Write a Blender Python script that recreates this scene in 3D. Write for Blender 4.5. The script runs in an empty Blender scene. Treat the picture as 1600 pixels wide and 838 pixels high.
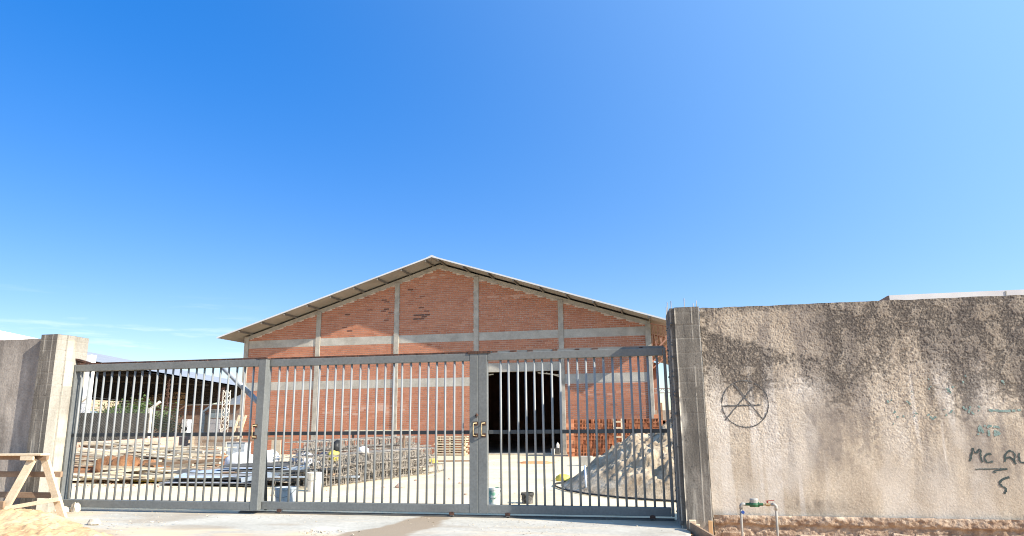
import bpy, bmesh, math, random
import numpy as np
from mathutils import Vector, Matrix, Quaternion
R = math.radians
random.seed(7)
S = bpy.context.scene
COL = S.collection

# ------------------------------------------------------------------ camera
cd = bpy.data.cameras.new('camera')
cam = bpy.data.objects.new('camera', cd); COL.objects.link(cam)
cd.sensor_fit = 'HORIZONTAL'; cd.sensor_width = 36.0
cd.lens = 36.0 * 1109.0 / 1600.0
cd.clip_start = 0.05; cd.clip_end = 9000
_y, _p, _r = R(12.325), R(12.1816), R(-0.5934)
fw = Vector((-math.sin(_y)*math.cos(_p), math.cos(_y)*math.cos(_p), math.sin(_p)))
rt = Vector((math.cos(_y), math.sin(_y), 0)); up = rt.cross(fw)
r2 = rt*math.cos(_r) + up*math.sin(_r); u2 = -rt*math.sin(_r) + up*math.cos(_r)
cam.matrix_world = Matrix(((r2.x, u2.x, -fw.x, 0), (r2.y, u2.y, -fw.y, 0), (r2.z, u2.z, -fw.z, 1.6), (0, 0, 0, 1)))
S.camera = cam

# ------------------------------------------------------------------ sky, sun, exposure
SUN_AZ, SUN_EL = R(106.0), R(32.5)          # azimuth clockwise from +Y
SKY_GAMMA, SKY_SAT, SKY_HUE, GLOW = 0.48, 2.22, 0.5215, (2.3, 3.7, 5.4, 1)
W = bpy.data.worlds.new('World'); S.world = W; W.use_nodes = True
nt = W.node_tree; nt.nodes.clear()
def wn(t, **k):
    n = nt.nodes.new(t)
    for a, b in k.items(): setattr(n, a, b)
    return n
sky = wn('ShaderNodeTexSky', sky_type='NISHITA', sun_disc=False, sun_elevation=SUN_EL, sun_rotation=SUN_AZ,
         altitude=400, air_density=1.0, dust_density=0.1, ozone_density=2.6)
gm_ = wn('ShaderNodeGamma'); gm_.inputs['Gamma'].default_value = SKY_GAMMA
nt.links.new(sky.outputs[0], gm_.inputs['Color'])
hs0 = wn('ShaderNodeHueSaturation'); hs0.inputs['Saturation'].default_value = SKY_SAT
hs0.inputs['Hue'].default_value = SKY_HUE; hs0.inputs['Value'].default_value = 1.52
nt.links.new(gm_.outputs[0], hs0.inputs['Color'])
# broad forward-scatter brightening towards the sun
tc0 = wn('ShaderNodeTexCoord'); dp = wn('ShaderNodeVectorMath', operation='DOT_PRODUCT')
nt.links.new(tc0.outputs['Generated'], dp.inputs[0])
dp.inputs[1].default_value = (math.sin(SUN_AZ)*math.cos(SUN_EL), math.cos(SUN_AZ)*math.cos(SUN_EL), math.sin(SUN_EL))
gl = wn('ShaderNodeMapRange', interpolation_type='SMOOTHSTEP'); gl.inputs[1].default_value = -0.43; gl.inputs[2].default_value = 1.35
nt.links.new(dp.outputs['Value'], gl.inputs[0])
hs = wn('ShaderNodeMix', data_type='RGBA'); nt.links.new(gl.outputs[0], hs.inputs['Factor'])
nt.links.new(hs0.outputs[0], hs.inputs['A']); hs.inputs['B'].default_value = GLOW
# thin cirrus wisps low in the sky
tc = wn('ShaderNodeTexCoord'); mp = wn('ShaderNodeMapping'); mp.inputs['Scale'].default_value = (3.0, 3.0, 34.0)
mp.inputs['Rotation'].default_value = (R(6), R(5), 0)
nz = wn('ShaderNodeTexNoise'); nz.inputs['Scale'].default_value = 2.2; nz.inputs['Detail'].default_value = 6
nz.inputs['Roughness'].default_value = 0.62
nt.links.new(tc.outputs['Generated'], mp.inputs[0]); nt.links.new(mp.outputs[0], nz.inputs['Vector'])
cr = wn('ShaderNodeValToRGB'); cr.color_ramp.elements[0].position = 0.54; cr.color_ramp.elements[1].position = 0.76
nt.links.new(nz.outputs['Fac'], cr.inputs[0])
sx = wn('ShaderNodeSeparateXYZ'); nt.links.new(tc.outputs['Generated'], sx.inputs[0])
lo = wn('ShaderNodeMapRange'); lo.inputs[1].default_value = 0.06; lo.inputs[2].default_value = 0.17; lo.inputs[3].default_value = 1; lo.inputs[4].default_value = 0
nt.links.new(sx.outputs['Z'], lo.inputs[0])
m1 = wn('ShaderNodeMath', operation='MULTIPLY'); nt.links.new(cr.outputs[0], m1.inputs[0]); nt.links.new(lo.outputs[0], m1.inputs[1])
m2 = wn('ShaderNodeMath', operation='MULTIPLY'); nt.links.new(m1.outputs[0], m2.inputs[0]); m2.inputs[1].default_value = 0.75
cdp = wn('ShaderNodeVectorMath', operation='DOT_PRODUCT'); nt.links.new(tc.outputs['Generated'], cdp.inputs[0])
cdp.inputs[1].default_value = Vector((-.655, .745, .118)).normalized()
cmr = wn('ShaderNodeMapRange', interpolation_type='SMOOTHSTEP'); cmr.inputs[1].default_value = .978; cmr.inputs[2].default_value = .999
nt.links.new(cdp.outputs['Value'], cmr.inputs[0])
m3 = wn('ShaderNodeMath', operation='MULTIPLY'); nt.links.new(m2.outputs[0], m3.inputs[0]); nt.links.new(cmr.outputs[0], m3.inputs[1])
mx = wn('ShaderNodeMix', data_type='RGBA'); nt.links.new(m3.outputs[0], mx.inputs['Factor'])
nt.links.new(hs.outputs['Result'], mx.inputs['A']); mx.inputs['B'].default_value = (4.6, 4.9, 5.2, 1)
bg = wn('ShaderNodeBackground'); bg.inputs['Strength'].default_value = 0.15
nt.links.new(mx.outputs['Result'], bg.inputs['Color'])
wo = wn('ShaderNodeOutputWorld'); nt.links.new(bg.outputs[0], wo.inputs['Surface'])

sl = bpy.data.lights.new('sun', 'SUN'); sl.energy = 5.0; sl.angle = R(0.53); sl.color = (1.0, 0.925, 0.80)
so = bpy.data.objects.new('sun', sl); COL.objects.link(so)
sd = Vector((math.sin(SUN_AZ)*math.cos(SUN_EL), math.cos(SUN_AZ)*math.cos(SUN_EL), math.sin(SUN_EL)))
so.rotation_euler = sd.to_track_quat('Z', 'Y').to_euler(); so.location = sd*60
S.view_settings.view_transform = 'Standard'; S.view_settings.look = 'None'
S.view_settings.exposure = 1.05; S.view_settings.gamma = 1.0; S.view_settings.use_curve_mapping = False
S.render.engine = 'CYCLES'
S.cycles.filter_width = 1.05; S.cycles.max_bounces = 6; S.cycles.diffuse_bounces = 4

# ------------------------------------------------------------------ numpy noise
def _hash(ix, iy, s):
    h = (ix.astype(np.int64)*374761393 + iy.astype(np.int64)*668265263 + s*974711) & 0x7fffffff
    h = ((h ^ (h >> 13))*1274126177) & 0x7fffffff
    return ((h ^ (h >> 16)) & 0xffff)/65535.0
def vnoise(x, y, s=0):
    x = np.asarray(x, float); y = np.asarray(y, float)
    ix, iy = np.floor(x), np.floor(y); fx, fy = x-ix, y-iy
    fx = fx*fx*(3-2*fx); fy = fy*fy*(3-2*fy)
    a = _hash(ix, iy, s); b = _hash(ix+1, iy, s); c = _hash(ix, iy+1, s); d = _hash(ix+1, iy+1, s)
    return (a*(1-fx)+b*fx)*(1-fy) + (c*(1-fx)+d*fx)*fy
def fbm(x, y, s=0, o=4, g=0.5):
    t = 0; a = 1.0; n = 0
    for k in range(o):
        t = t + a*vnoise(x*2**k + 17.3*k, y*2**k - 9.1*k, s+k); n += a; a *= g
    return t/n
def sstep(a, b, x):
    t = np.clip((x-a)/(b-a), 0, 1); return t*t*(3-2*t)
def vor(x, y, s=0):
    ix, iy = np.floor(x), np.floor(y); d1 = np.full(np.shape(x), 9.0)
    for dx in (-1, 0, 1):
        for dy in (-1, 0, 1):
            px = ix+dx+_hash(ix+dx, iy+dy, s); py = iy+dy+_hash(ix+dx, iy+dy, s+77)
            d1 = np.minimum(d1, (px-x)**2+(py-y)**2)
    return np.sqrt(d1)

# ------------------------------------------------------------------ materials
def mat(name, cols, scale=4.0, rough=0.85, bump=0.0, bscale=None, stretch=(1, 1, 1), detail=6, metal=0.0, attr=None, fine=0.0, spec=0.3):
    """noise-mixed material; cols = list of (pos, rgb); attr = list of (attribute name, rgb) mixed on top"""
    m = bpy.data.materials.new(name); m.use_nodes = True; t = m.node_tree; N = t.nodes
    b = N['Principled BSDF']; b.inputs['Roughness'].default_value = rough; b.inputs['Metallic'].default_value = metal
    b.inputs['Specular IOR Level'].default_value = spec
    tcn = N.new('ShaderNodeTexCoord'); mpn = N.new('ShaderNodeMapping'); mpn.inputs['Scale'].default_value = stretch
    t.links.new(tcn.outputs['Object'], mpn.inputs[0])
    n1 = N.new('ShaderNodeTexNoise'); n1.inputs['Scale'].default_value = scale; n1.inputs['Detail'].default_value = detail; n1.inputs['Roughness'].default_value = 0.6
    t.links.new(mpn.outputs[0], n1.inputs['Vector'])
    r = N.new('ShaderNodeValToRGB'); e = r.color_ramp.elements
    while len(e) < len(cols): e.new(0.5)
    for i, (p, c) in enumerate(cols): e[i].position = p; e[i].color = (*c, 1)
    t.links.new(n1.outputs['Fac'], r.inputs[0]); out = r.outputs[0]
    if fine:
        n3 = N.new('ShaderNodeTexNoise'); n3.inputs['Scale'].default_value = scale*14; n3.inputs['Detail'].default_value = 3
        t.links.new(tcn.outputs['Object'], n3.inputs['Vector'])
        mr = N.new('ShaderNodeMapRange'); mr.inputs[1].default_value = 0.3; mr.inputs[2].default_value = 0.7
        mr.inputs[3].default_value = 1-fine; mr.inputs[4].default_value = 1+fine
        t.links.new(n3.outputs['Fac'], mr.inputs[0])
        vm = N.new('ShaderNodeVectorMath'); vm.operation = 'SCALE'; t.links.new(out, vm.inputs[0]); t.links.new(mr.outputs[0], vm.inputs['Scale']); out = vm.outputs[0]
    for (an, c) in (attr or []):
        an_ = N.new('ShaderNodeAttribute'); an_.attribute_name = an
        mx_ = N.new('ShaderNodeMix'); mx_.data_type = 'RGBA'
        t.links.new(an_.outputs['Fac'], mx_.inputs['Factor']); t.links.new(out, mx_.inputs['A']); mx_.inputs['B'].default_value = (*c, 1)
        out = mx_.outputs['Result']
    t.links.new(out, b.inputs['Base Color'])
    if bump:
        n2 = N.new('ShaderNodeTexNoise'); n2.inputs['Scale'].default_value = bscale or scale*6; n2.inputs['Detail'].default_value = 5
        t.links.new(mpn.outputs[0], n2.inputs['Vector'])
        bp = N.new('ShaderNodeBump'); bp.inputs['Strength'].default_value = 1.0; bp.inputs['Distance'].default_value = bump
        t.links.new(n2.outputs['Fac'], bp.inputs['Height']); t.links.new(bp.outputs[0], b.inputs['Normal'])
    return m
def tone_mat(name, ramp, rough=0.9, vary=0.12, scale=18, bump=0.002):
    """colour chosen by the per-piece attribute 'tone'"""
    m = bpy.data.materials.new(name); m.use_nodes = True; t = m.node_tree; N = t.nodes
    b = N['Principled BSDF']; b.inputs['Roughness'].default_value = rough; b.inputs['Specular IOR Level'].default_value = 0.2
    a = N.new('ShaderNodeAttribute'); a.attribute_name = 'tone'
    tcn = N.new('ShaderNodeTexCoord'); n = N.new('ShaderNodeTexNoise'); n.inputs['Scale'].default_value = scale; n.inputs['Detail'].default_value = 4
    t.links.new(tcn.outputs['Object'], n.inputs['Vector'])
    mr = N.new('ShaderNodeMapRange'); mr.inputs[1].default_value = 0.3; mr.inputs[2].default_value = 0.7; mr.inputs[3].default_value = -vary; mr.inputs[4].default_value = vary
    t.links.new(n.outputs['Fac'], mr.inputs[0])
    ad = N.new('ShaderNodeMath'); ad.operation = 'ADD'; t.links.new(a.outputs['Fac'], ad.inputs[0]); t.links.new(mr.outputs[0], ad.inputs[1])
    r = N.new('ShaderNodeValToRGB'); e = r.color_ramp.elements
    while len(e) < len(ramp): e.new(0.5)
    for i, (p, c) in enumerate(ramp): e[i].position = p; e[i].color = (*c, 1)
    t.links.new(ad.outputs[0], r.inputs[0]); t.links.new(r.outputs[0], b.inputs['Base Color'])
    if bump:
        bp = N.new('ShaderNodeBump'); bp.inputs['Distance'].default_value = bump; t.links.new(n.outputs['Fac'], bp.inputs['Height']); t.links.new(bp.outputs[0], b.inputs['Normal'])
    return m

M = {}
M['concrete'] = mat('concrete', [(0.28, (.25, .228, .192)), (0.5, (.355, .325, .275)), (0.75, (.46, .425, .365))], 2.6, .9, .004, 40, fine=.12)
M['lintel'] = mat('beam concrete', [(0.28, (.29, .268, .23)), (0.55, (.40, .372, .322)), (0.75, (.49, .455, .40))], 1.6, .9, .003, 30, fine=.1)
M['pillar'] = mat('pillar concrete', [(0.28, (.095, .085, .073)), (0.5, (.14, .126, .108)), (0.72, (.205, .185, .16))], 3.0, .92, .004, 60, stretch=(1, 1, .45), fine=.22,
                  attr=[('light', (.50, .46, .39)), ('grime', (.07, .062, .054))])
M['roughcast'] = mat('roughcast render', [(0.3, (.345, .28, .21)), (0.5, (.445, .373, .288)), (0.7, (.53, .46, .37))], 2.6, .95, .003, 90, stretch=(1, 1, .5), fine=.16,
                     attr=[('dirt', (.225, .19, .16)), ('pale', (.58, .53, .47)), ('grime', (.052, .045, .041))])
M['pillar_sunlit'] = mat('sunlit pillar concrete', [(0.28, (.255, .238, .205)), (0.5, (.315, .295, .255)), (0.72, (.385, .362, .315))], 2.0, .92, .004, 60, stretch=(1, 1, .4), fine=.12, attr=[('light', (.50, .45, .35)), ('grime', (.20, .175, .14))])  # left pillar's sun-facing side, sunlight put in as a paler tone
M['leftwall'] = mat('smooth grey render', [(0.3, (.21, .185, .16)), (0.5, (.315, .28, .245)), (0.7, (.43, .385, .335))], 2.4, .95, .005, 50, stretch=(1, 1, .4), fine=.15,
                    attr=[('grime', (.075, .065, .06))])
M['footing'] = mat('broken footing', [(0.3, (.20, .13, .09)), (0.5, (.34, .245, .175)), (0.7, (.48, .38, .285))], 9, .95, .012, 40, fine=.3)
M['gate'] = mat('grey gate paint', [(0.2, (.15, .125, .10)), (0.27, (.135, .137, .13)), (0.35, (.125, .130, .126)), (0.6, (.150, .155, .150))], 1.8, .5, .0008, 60, spec=.4, fine=.12)
M['bar'] = mat('grey bar paint', [(0.35, (.19, .198, .195)), (0.6, (.235, .243, .24))], 1.5, .45, spec=.45)
M['rail'] = mat('dark middle rail', [(0.35, (.045, .050, .052)), (0.65, (.065, .070, .072))], 1.5, .55)  # middle rail set darker than the rest of the gate frame
M['rust'] = mat('rust', [(0.35, (.03, .02, .018)), (0.65, (.12, .06, .04))], 14, .9, .003, 60)
M['brass'] = mat('brass pull', [(0.35, (.30, .22, .12)), (0.65, (.48, .39, .23))], 20, .6, metal=.3)
M['mortar'] = mat('mortar', [(0.35, (.50, .40, .325)), (0.65, (.64, .54, .46))], 3, .95, fine=.1)
M['brick'] = tone_mat('brick',  [(0.0, (.07, .04, .03)), (0.14, (.17, .07, .045)), (0.35, (.34, .135, .078)), (0.6, (.43, .182, .106)), (0.85, (.49, .235, .15)), (1.0, (.54, .38, .30))], vary=.07, scale=1.2)
M['hollow'] = tone_mat('hollow brick', [(0.0, (.38, .13, .065)), (0.5, (.52, .20, .10)), (1.0, (.62, .29, .16))], scale=5)
M['hollow_shade'] = mat('brick hole shade', [(0.4, (.06, .02, .012)), (0.6, (.09, .028, .015))], 4, .95)
M['lining'] = mat('sheet underside', [(0.35, (.25, .235, .21)), (0.65, (.32, .30, .27))], .8, .8)
M['roof'] = mat('galvanised sheet', [(0.35, (.33, .33, .325)), (0.65, (.42, .42, .41))], .8, .5, metal=.25, spec=.5)
M['roof_white'] = mat('galvanised roof sheet', [(0.35, (.50, .50, .495)), (0.65, (.60, .60, .59))], .8, .5)
M['steel_dark'] = mat('dark steel', [(0.35, (.07, .068, .065)), (0.65, (.115, .11, .10))], 3, .7)
M['purlin'] = mat('purlin steel', [(0.35, (.15, .135, .115)), (0.65, (.21, .19, .165))], 3, .7)
M['primer'] = mat('red oxide truss', [(0.35, (.34, .17, .12)), (0.65, (.42, .23, .165))], 3, .8)
M['yard'] = mat('yard concrete', [(0.25, (.54, .44, .29)), (0.5, (.64, .54, .37)), (0.75, (.71, .61, .44))], .45, .95, .006, 12, fine=.07)
M['apron'] = mat('apron concrete', [(0.28, (.355, .33, .28)), (0.5, (.43, .405, .35)), (0.72, (.51, .48, .42))], .8, .9, .004, 25, fine=.1, attr=[('dust', (.55, .44, .30)), ('damp', (.27, .205, .14))])
M['sand'] = mat('orange sand', [(0.3, (.42, .255, .125)), (0.5, (.52, .345, .19)), (0.72, (.60, .43, .265))], 1.6, .97, .02, 9, fine=.14)
M['heap'] = mat('pale sand', [(0.32, (.20, .145, .095)), (0.5, (.35, .275, .19)), (0.68, (.48, .40, .30))], 3.2, .97, .02, 14, fine=.2)
M['soil'] = mat('brown soil', [(0.3, (.16, .07, .03)), (0.7, (.33, .165, .08))], 3, .97, .02, 12, fine=.25)
M['wood'] = tone_mat('weathered wood', [(0.0, (.15, .10, .065)), (0.3, (.42, .34, .235)), (0.65, (.62, .53, .39)), (1.0, (.72, .64, .50))], vary=.12, scale=9)
M['new_wood'] = mat('sawn wood', [(0.3, (.54, .42, .28)), (0.7, (.68, .56, .40))], 2.5, .85, .002, 30, stretch=(.3, 2, 2), fine=.12)
M['dark_wood'] = mat('dark wood', [(0.3, (.20, .13, .085)), (0.7, (.34, .235, .155))], 3, .9, .002, 30, stretch=(.3, 2, 2), fine=.1)
M['rebar'] = mat('rusty rebar', [(0.35, (.17, .145, .12)), (0.65, (.40, .36, .31))], 6, .7, metal=.15)
M['bluesheet'] = mat('blue grey sheet metal', [(0.35, (.42, .50, .60)), (0.65, (.56, .63, .71))], 2.5, .4, metal=.3)
M['greysheet'] = mat('grey sheet metal', [(0.3, (.28, .28, .28)), (0.7, (.48, .47, .46))], 2.0, .55, metal=.3)
M['sack'] = mat('white sack', [(0.35, (.68, .67, .68)), (0.65, (.80, .79, .79))], 3, .8, .01, 12)
M['greybag'] = mat('grey plastic', [(0.35, (.36, .36, .39)), (0.65, (.56, .56, .58))], 5, .5, .01, 15)
M['navybag'] = mat('navy plastic', [(0.35, (.06, .07, .12)), (0.65, (.13, .14, .2))], 5, .5, .01, 15)
M['blackbag'] = mat('black plastic', [(0.35, (.015, .015, .015)), (0.65, (.04, .04, .04))], 5, .45, .01, 15)
M['yellow'] = mat('yellow plastic', [(0.35, (.55, .42, .05)), (0.65, (.78, .66, .16))], 5, .6, .01, 15)
M['pail_white'] = mat('white pail', [(0.4, (.66, .60, .52)), (0.6, (.78, .75, .68))], 4, .5)
M['pail_grey'] = mat('grey pail', [(0.4, (.30, .34, .38)), (0.6, (.42, .46, .50))], 6, .5)
M['pail_black'] = mat('black pail', [(0.4, (.03, .03, .03)), (0.6, (.15, .14, .13))], 9, .8, .006, 20)
M['pail_paint'] = mat('paint stained pail', [(0.38, (.20, .42, .30)), (0.46, (.70, .68, .60)), (0.58, (.64, .66, .60)), (0.64, (.42, .56, .62))], 5, .6)
M['stone'] = mat('pale stone', [(0.3, (.44, .37, .28)), (0.7, (.60, .53, .42))], 5, .95, .01, 18, fine=.15)
M['pink'] = mat('brick rubble', [(0.3, (.42, .25, .18)), (0.7, (.56, .40, .32))], 5, .95, .01, 18)
M['pipe'] = mat('grey plastic pipe', [(0.4, (.26, .255, .24)), (0.6, (.34, .335, .315))], 4, .5)
M['bluegrey_pipe'] = mat('painted brace', [(0.4, (.25, .29, .34)), (0.6, (.33, .37, .42))], 3, .5)
M['green'] = mat('green brass body', [(0.4, (.018, .07, .035)), (0.6, (.035, .12, .06))], 10, .4)
M['blue'] = mat('blue valve', [(0.4, (.02, .06, .25)), (0.6, (.04, .1, .34))], 10, .4)
M['red'] = mat('red lever', [(0.4, (.28, .035, .025)), (0.6, (.36, .06, .04))], 10, .4)
M['white'] = mat('white paint', [(0.35, (.74, .73, .71)), (0.65, (.82, .81, .80))], 1, .7)
M['offwhite'] = mat('weathered white paint', [(0.35, (.52, .49, .48)), (0.65, (.62, .59, .57))], 1.2, .8)
M['post'] = mat('precast post', [(0.35, (.60, .56, .48)), (0.65, (.72, .68, .60))], 4, .9)
M['pinkwall'] = mat('pink block wall', [(0.35, (.50, .34, .27)), (0.65, (.62, .46, .38))], 1.5, .95, fine=.15)
M['creamwall'] = mat('cream block wall', [(0.35, (.58, .49, .35)), (0.65, (.68, .60, .45))], 1.5, .95, fine=.1)
M['beige'] = mat('beige render', [(0.35, (.56, .42, .27)), (0.65, (.66, .53, .37))], .5, .95)
M['brownwall'] = mat('brown house wall', [(0.35, (.20, .13, .10)), (0.65, (.29, .20, .155))], .9, .95, fine=.15)
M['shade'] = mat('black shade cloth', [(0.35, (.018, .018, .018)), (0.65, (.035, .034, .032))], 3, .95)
M['underside'] = mat('shaded roof underside', [(0.35, (.025, .02, .018)), (0.65, (.045, .036, .03))], .6, .9)  # shade below the open shed's roof, put into the colour
M['wire'] = mat('fence wire', [(0.35, (.10, .10, .095)), (0.65, (.17, .17, .165))], 3, .6, metal=.4)
M['glass'] = mat('window glass', [(0.35, (.18, .25, .30)), (0.65, (.28, .36, .42))], 1, .2, spec=.6)
M['door_grey'] = mat('pale grey door', [(0.35, (.40, .42, .47)), (0.65, (.5, .52, .57))], 1, .6)
M['leaf'] = mat('leaf', [(0.3, (.035, .065, .018)), (0.55, (.075, .125, .035)), (0.8, (.15, .19, .06))], 1.5, .8)
M['bark'] = mat('bark', [(0.3, (.10, .075, .05)), (0.7, (.2, .15, .1))], 5, .95)
M['ink'] = mat('black spray paint', [(0.3, (.05, .05, .05)), (0.7, (.14, .135, .13))], 12, .85)
M['ink_green'] = mat('dark green spray paint', [(0.3, (.03, .045, .045)), (0.7, (.07, .09, .085))], 12, .85)
M['teal'] = mat('faded teal paint', [(0.3, (.13, .21, .195)), (0.7, (.25, .31, .28))], 12, .9)
M['rubber'] = mat('black hose', [(0.4, (.02, .02, .02)), (0.6, (.04, .04, .04))], 8, .6)
M['floor_dark'] = mat('warehouse floor', [(0.4, (.22, .20, .18)), (0.6, (.30, .28, .25))], .5, .9)
M['inner'] = mat('inner wall', [(0.4, (.28, .15, .11)), (0.6, (.36, .2, .15))], 1, .95)

# ------------------------------------------------------------------ mesh builder
class MB:
    def __init__(s): s.v = []; s.f = []; s.tone = []
    def _t(s, n, t): s.tone += [t]*n
    def add(s, vs, fs, t=0.5):
        o = len(s.v); s.v += [tuple(v) for v in vs]; s.f += [tuple(i+o for i in f) for f in fs]; s._t(len(vs), t); return s
    def box(s, x0, x1, y0, y1, z0, z1, t=0.5):
        return s.add([(x0,y0,z0),(x1,y0,z0),(x1,y1,z0),(x0,y1,z0),(x0,y0,z1),(x1,y0,z1),(x1,y1,z1),(x0,y1,z1)],
                     [(0,3,2,1),(4,5,6,7),(0,1,5,4),(1,2,6,5),(2,3,7,6),(3,0,4,7)], t)
    def obox(s, a, b, w, h, upv=(0,0,1), t=0.5, jit=0.0):
        """beam from a to b, width w across, height h along upv"""
        a, b = Vector(a), Vector(b); d = (b-a).normalized(); sd_ = d.cross(Vector(upv)).normalized(); u = sd_.cross(d)
        vs = []
        for p in (a, b):
            for i, j in ((-1,-1),(1,-1),(1,1),(-1,1)):
                q = p + sd_*(i*w/2) + u*(j*h/2)
                if jit: q = q + Vector([random.uniform(-jit, jit) for _ in range(3)])
                vs.append(q)
        return s.add(vs, [(0,1,2,3),(7,6,5,4),(0,4,5,1),(1,5,6,2),(2,6,7,3),(3,7,4,0)], t)
    def tube(s, pts, r, n=8, caps=True, t=0.5):
        pts = [Vector(p) for p in pts]; vs = []; fs = []; k = len(pts)
        rr = r if isinstance(r, (list, tuple)) else [r]*k
        ref = None
        for i, p in enumerate(pts):
            d = ((pts[min(i+1, k-1)]-pts[max(i-1, 0)])).normalized()
            if ref is None: ref = d.cross(Vector((0,0,1)) if abs(d.z) < .9 else Vector((1,0,0))).normalized()
            ref = (ref - d*ref.dot(d)).normalized(); w = d.cross(ref)
            for j in range(n):
                a = 2*math.pi*j/n; vs.append(p + ref*(math.cos(a)*rr[i]) + w*(math.sin(a)*rr[i]))
        for i in range(k-1):
            for j in range(n): fs.append((i*n+j, i*n+(j+1)%n, (i+1)*n+(j+1)%n, (i+1)*n+j))
        if caps: fs.append(tuple(range(n-1, -1, -1))); fs.append(tuple((k-1)*n+j for j in range(n)))
        return s.add(vs, fs, t)
    def prism(s, poly, y0, y1, t=0.5):
        """polygon in (x,z) counter-clockwise seen from -y, extruded y0..y1"""
        n = len(poly); vs = [(x, y0, z) for x, z in poly] + [(x, y1, z) for x, z in poly]
        fs = [tuple(range(n)), tuple(range(2*n-1, n-1, -1))] + [(i, i+n, (i+1)%n+n, (i+1)%n) for i in range(n)]
        return s.add(vs, fs, t)
    def lathe(s, c, prof, n=20, t=0.5):
        vs = []; fs = []
        for r_, z_ in prof:
            for j in range(n): a = 2*math.pi*j/n; vs.append((c[0]+r_*math.cos(a), c[1]+r_*math.sin(a), c[2]+z_))
        for i in range(len(prof)-1):
            for j in range(n): fs.append((i*n+j, i*n+(j+1)%n, (i+1)*n+(j+1)%n, (i+1)*n+j))
        return s.add(vs, fs, t)

def to_mesh(name, mb, mats, loc=(0,0,0), bevel=0.0, smooth=False, tone=False, attrs=None):
    me = bpy.data.meshes.new(name)
    v = np.array(mb.v, float) - np.array(loc, float)
    me.from_pydata(v.tolist(), [], mb.f)
    if tone:
        a = me.attributes.new('tone', 'FLOAT', 'POINT'); a.data.foreach_set('value', np.array(mb.tone, np.float32))
    if bevel:
        bm = bmesh.new(); bm.from_mesh(me)
        bmesh.ops.bevel(bm, geom=list(bm.edges), offset=bevel, segments=1, affect='EDGES', profile=.5)
        bm.to_mesh(me); bm.free()
    me.materials.append(mats)
    if smooth:
        me.polygons.foreach_set('use_smooth', [True]*len(me.polygons))
    me.update()
    return me
def wloc(o):
    v = Vector((0, 0, 0))
    while o is not None: v = v + o.location; o = o.parent
    return v
def obj(name, mb, m, parent=None, loc=None, **k):
    """link a mesh object; vertices are given in world space (unrotated parents), stored relative to the object"""
    base = wloc(parent) if parent else Vector((0, 0, 0))
    l = Vector(loc) if loc is not None else Vector((0, 0, 0))
    org = base if (parent and loc is None) else (l if loc is not None else Vector((0, 0, 0)))
    me = to_mesh(name, mb, m, org, **k)
    o = bpy.data.objects.new(name, me); COL.objects.link(o)
    if parent: o.parent = parent; o.location = org - base
    else: o.location = org
    return o
def tag(o, label=None, cat=None, group=None, kind=None):
    if label: o['label'] = label
    if cat: o['category'] = cat
    if group: o['group'] = group
    if kind: o['kind'] = kind
    return o
def thing(name, label, cat, loc=(0,0,0), group=None, rz=0):
    o = bpy.data.objects.new(name, None); COL.objects.link(o); o.location = loc; o.rotation_euler = (0, 0, rz); o.empty_display_size = .2
    return tag(o, label, cat, group)
def link_copy(o, parent=None):
    c = o.copy(); COL.objects.link(c)
    if parent is not None: c.parent = parent
    return c
def copy_tree(o, parent=None):
    c = link_copy(o, parent)
    for ch in list(o.children): copy_tree(ch, c)
    return c

def relief(org, U, V, N, w, h, res, hf, attrs=None):
    """displaced grid: org + u*U + v*V + hf(u,v)*N ; returns MB and dict of attribute arrays"""
    nu, nv = max(2, int(round(w/res))+1), max(2, int(round(h/res))+1)
    u = np.linspace(0, w, nu); v = np.linspace(0, h, nv); uu, vv = np.meshgrid(u, v)
    d = hf(uu, vv); O = np.array(org, float)
    P = O + uu[..., None]*np.array(U, float) + vv[..., None]*np.array(V, float) + d[..., None]*np.array(N, float)
    mb = MB(); mb.v = P.reshape(-1, 3); idx = np.arange(nu*nv).reshape(nv, nu)
    mb.f = np.stack([idx[:-1, :-1], idx[:-1, 1:], idx[1:, 1:], idx[1:, :-1]], -1).reshape(-1, 4).tolist()
    mb.tone = [0.5]*(nu*nv)
    A = {k: np.clip(f(uu, vv), 0, 1).reshape(-1).astype(np.float32) for k, f in (attrs or {}).items()}
    return mb, A
def set_attrs(o, A):
    for k, arr in A.items():
        a = o.data.attributes.new(k, 'FLOAT', 'POINT'); a.data.foreach_set('value', arr)

# ================================================================== SETTING: ground
def grid_xy(xs, ys, zf):
    X, Y = np.meshgrid(xs, ys); Z = zf(X, Y); mb = MB(); mb.v = np.stack([X, Y, Z], -1).reshape(-1, 3)
    n = len(xs); idx = np.arange(X.size).reshape(X.shape)
    mb.f = np.stack([idx[:-1, :-1], idx[:-1, 1:], idx[1:, 1:], idx[1:, :-1]], -1).reshape(-1, 4).tolist(); mb.tone = [.5]*X.size
    return mb, X, Y
xs = np.concatenate([[-4000, -900, -250, -90, -45, -28], np.linspace(-20, 9, 260), [14, 30, 90, 300, 4000]])
ys = np.concatenate([[-4000, -600, -100, -25, 0, 5], np.linspace(7.5, 13.2, 70), [16, 30, 60, 120, 300, 900, 4000]])
def ground_z(x, y):
    z = -0.07 + 0.05*(fbm(x*1.3, y*1.3, 3)-.5)*sstep(60, 20, np.abs(x))
    trench = sstep(.35, .75, x)*sstep(12.6, 12.0, y)
    return z - trench*(.24 + .10*fbm(x*2.3, y*2.3, 9))
g, _, _ = grid_xy(xs, ys, ground_z)
tag(obj('ground', g, M['sand'], smooth=True), 'sandy orange ground stretching around the lots', kind='structure')

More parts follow.
